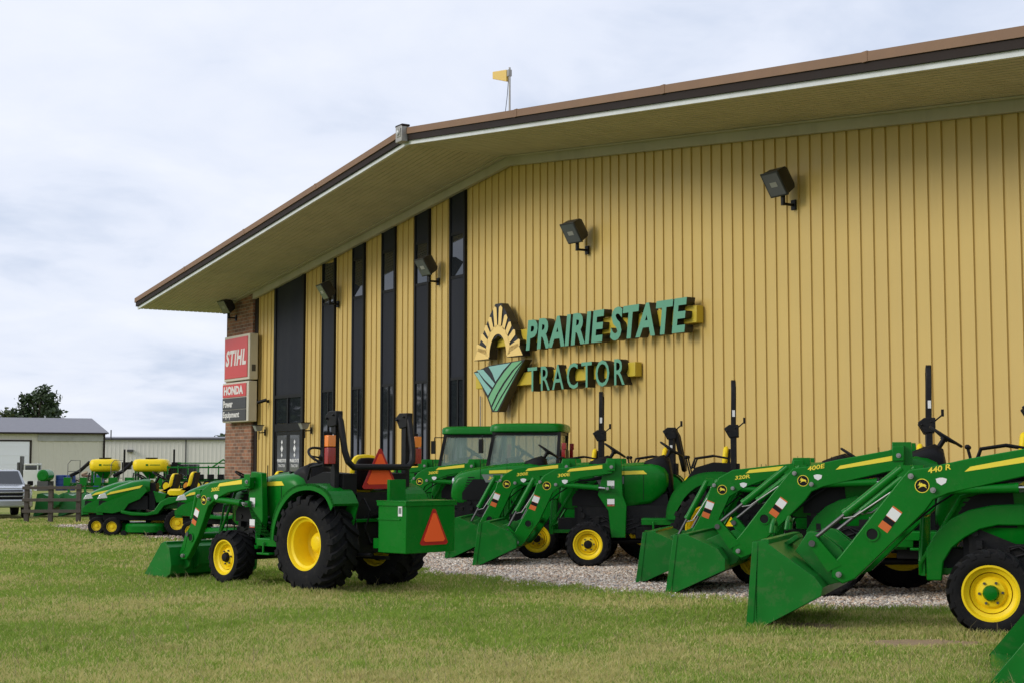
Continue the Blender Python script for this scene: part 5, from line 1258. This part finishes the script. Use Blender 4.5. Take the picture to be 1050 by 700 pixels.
ang = nrg.uniform(0, 2*np.pi, n); lean = nrg.normal(0, .55, (n, 2))*hgt[:, None]
ca, sa = np.cos(ang), np.sin(ang)
P0 = np.stack([X-ca*wid, Y-sa*wid, np.zeros(n)], 1); P1 = np.stack([X+ca*wid, Y+sa*wid, np.zeros(n)], 1)
Pm = np.stack([X+lean[:, 0]*.4, Y+lean[:, 1]*.4, hgt*.6], 1); off = np.stack([ca*wid*.8, sa*wid*.8, np.zeros(n)], 1)
P4 = np.stack([X+lean[:, 0], Y+lean[:, 1], hgt], 1)
V = np.stack([P0, P1, Pm-off, Pm+off, P4], 1).reshape(-1, 3)
base = np.arange(n)[:, None]*5
F = np.concatenate([base+np.array([[0, 1, 3]]), base+np.array([[0, 3, 2]]), base+np.array([[2, 3, 4]])], 0)
is_dry = nrg.random(n) < np.clip(.10+.75*dryness, 0, .88)
g1 = np.array([.31, .42, .065]); g2 = np.array([.20, .31, .048]); d1 = np.array([.66, .58, .27]); d2 = np.array([.50, .47, .15])
r_ = nrg.random((n, 1)); colr = np.where(is_dry[:, None], d1*r_+d2*(1-r_), g1*r_+g2*(1-r_))
colr = colr*(1-.25*(fine[:, None]-.5))
colr[seedh] = np.array([.34, .29, .15])
C5 = np.repeat(colr, 5, 0)
tris('grass', V, F, C5, attr_mat('grass_blades', .75, .4), 'mown lawn, patchy green and straw coloured', 'grass')
# gravel stones
def stones(s0, s1, e0f, e1, dens, size, seed):
    g = np.random.default_rng(seed); n = int((s1-s0)*6*dens)
    s = g.uniform(s0, s1, n); e = g.uniform(10.2, e1, n); k = e > edge_at(s)-np.abs(g.normal(0, .12, n)); s, e = s[k], e[k]
    return s, e, size*g.uniform(.5, 1.5, len(s))
S_ = [stones(-24, -6.5, 0, 14.2, 900, .022, 1), stones(-24, -6.5, 0, 17.7, 170, .026, 2), stones(-38.4, -24, 0, 14.5, 130, .024, 3)]
s = np.concatenate([a[0] for a in S_]); e = np.concatenate([a[1] for a in S_]); sz = np.concatenate([a[2] for a in S_])
x = UX*s+NX*e; y = UY*s+NY*e; k = np.abs(x) < y*.36+2.5; x, y, sz = x[k], y[k], sz[k]; n = len(x)
import itertools
octv = np.array([(1, 0, 0), (-1, 0, 0), (0, 1, 0), (0, -1, 0), (0, 0, 1), (0, 0, -1)], float)
octf = np.array([(0, 2, 4), (2, 1, 4), (1, 3, 4), (3, 0, 4), (2, 0, 5), (1, 2, 5), (3, 1, 5), (0, 3, 5)])
V = octv[None]*nrg.uniform(.55, 1.35, (n, 6, 1))*sz[:, None, None]; V[:, :, 2] *= .62
th = nrg.uniform(0, 2*np.pi, n); c_, s2 = np.cos(th)[:, None], np.sin(th)[:, None]
vx = V[:, :, 0]*c_-V[:, :, 1]*s2; vy = V[:, :, 0]*s2+V[:, :, 1]*c_
V = np.stack([vx+x[:, None], vy+y[:, None], V[:, :, 2]+(sz*.35+.004)[:, None]], 2).reshape(-1, 3)
F = (octf[None]+np.arange(n)[:, None, None]*6).reshape(-1, 3)
pal = np.array([(.56, .50, .43), (.40, .32, .25), (.70, .67, .62), (.20, .165, .14), (.48, .44, .40), (.52, .38, .28), (.27, .26, .26), (.62, .58, .53)])
colr = pal[nrg.integers(0, len(pal), n)]*nrg.uniform(.8, 1.25, (n, 1))*np.array([1.06, 1.0, .92])
tris('gravel_stones', V, F, np.repeat(colr, 6, 0), attr_mat('gravel_stone', .85), 'mixed brown and grey gravel stones along the wall', 'gravel')

# ------------------------------------------------------------------ sky, sun, camera
SUN_AZ, SUN_EL = math.atan2(-.93, -.36), R(26)
w = bpy.data.worlds.new('World'); sc.world = w; w.use_nodes = True; N, L = w.node_tree.nodes, w.node_tree.links; N.clear()
out = N.new('ShaderNodeOutputWorld'); bg = N.new('ShaderNodeBackground'); bg2 = N.new('ShaderNodeBackground'); mixs = N.new('ShaderNodeMixShader')
sky = N.new('ShaderNodeTexSky'); sky.sky_type = 'NISHITA'; sky.sun_disc = False; sky.sun_elevation = SUN_EL; sky.sun_rotation = SUN_AZ; sky.air_density = 1.0
L.new(sky.outputs[0], bg.inputs[0]); bg.inputs[1].default_value = .06
tc = N.new('ShaderNodeTexCoord'); sp = N.new('ShaderNodeSeparateXYZ'); L.new(tc.outputs['Generated'], sp.inputs[0])
def math_(op, a, b=None, clamp=False):
    n = N.new('ShaderNodeMath'); n.operation = op; n.use_clamp = clamp
    for i, v in enumerate((a, b)):
        if v is None: continue
        if isinstance(v, (int, float)): n.inputs[i].default_value = v
        else: L.new(v, n.inputs[i])
    return n.outputs[0]
zz = math_('ADD', math_('MAXIMUM', sp.outputs['Z'], 0.0), .16)
cx = math_('DIVIDE', sp.outputs['X'], zz); cy = math_('DIVIDE', sp.outputs['Y'], zz)
cb = N.new('ShaderNodeCombineXYZ'); L.new(cx, cb.inputs[0]); L.new(cy, cb.inputs[1])
def skn(scale, det, seed, sx=1, rough=.5, dist=0):
    mp = N.new('ShaderNodeMapping'); mp.inputs['Location'].default_value = (seed, seed*1.7, seed*.3); mp.inputs['Scale'].default_value = (scale, scale*sx, scale); L.new(cb.outputs[0], mp.inputs['Vector'])
    n = N.new('ShaderNodeTexNoise'); n.inputs['Scale'].default_value = 1; n.inputs['Detail'].default_value = det; n.inputs['Roughness'].default_value = rough; n.inputs['Distortion'].default_value = dist; L.new(mp.outputs[0], n.inputs['Vector']); return n.outputs['Fac']
n1 = skn(.75, 5, 3.1, .7); n2 = skn(2.6, 7, 8.3, .8, .55, .3)
v = math_('ADD', math_('MULTIPLY', n1, .6), math_('MULTIPLY', n2, .4))
cr = N.new('ShaderNodeValToRGB'); L.new(v, cr.inputs[0]); e = cr.color_ramp.elements
e[0].position = .38; e[0].color = (.385, .44, .55, 1); e[1].position = .60; e[1].color = (.60, .62, .67, 1); k2 = e.new(.47); k2.color = (.52, .555, .64, 1)
L.new(cr.outputs[0], bg2.inputs[0]); bg2.inputs[1].default_value = 1.0
L.new(bg.outputs[0], mixs.inputs[1]); L.new(bg2.outputs[0], mixs.inputs[2]); mixs.inputs[0].default_value = .94
L.new(mixs.outputs[0], out.inputs[0])
sl = bpy.data.lights.new('sun', 'SUN'); sl.energy = 1.05; sl.angle = R(24); sl.color = (1, .95, .87)
so_ = bpy.data.objects.new('sun', sl); COL.objects.link(so_)
d = Vector((math.sin(SUN_AZ)*math.cos(SUN_EL), math.cos(SUN_AZ)*math.cos(SUN_EL), math.sin(SUN_EL)))
so_.rotation_euler = d.to_track_quat('Z', 'Y').to_euler(); so_.location = (-20, -20, 30)
cd = bpy.data.cameras.new('camera'); cam = bpy.data.objects.new('camera', cd); COL.objects.link(cam); sc.camera = cam
cam.location = (0, 0, 1.6); cam.rotation_euler = (R(90)+.0808, 0, 0); cd.lens = 1524.5/1050*36; cd.sensor_width = 36; cd.clip_end = 4000; cd.clip_start = .05
vs = sc.view_settings; vs.view_transform = 'Standard'; vs.look = 'None'; vs.gamma = 1; vs.exposure = .68; vs.use_curve_mapping = False
sc.cycles.use_denoising = True; sc.cycles.max_bounces = 6; sc.cycles.transparent_max_bounces = 8; sc.cycles.sample_clamp_indirect = 5
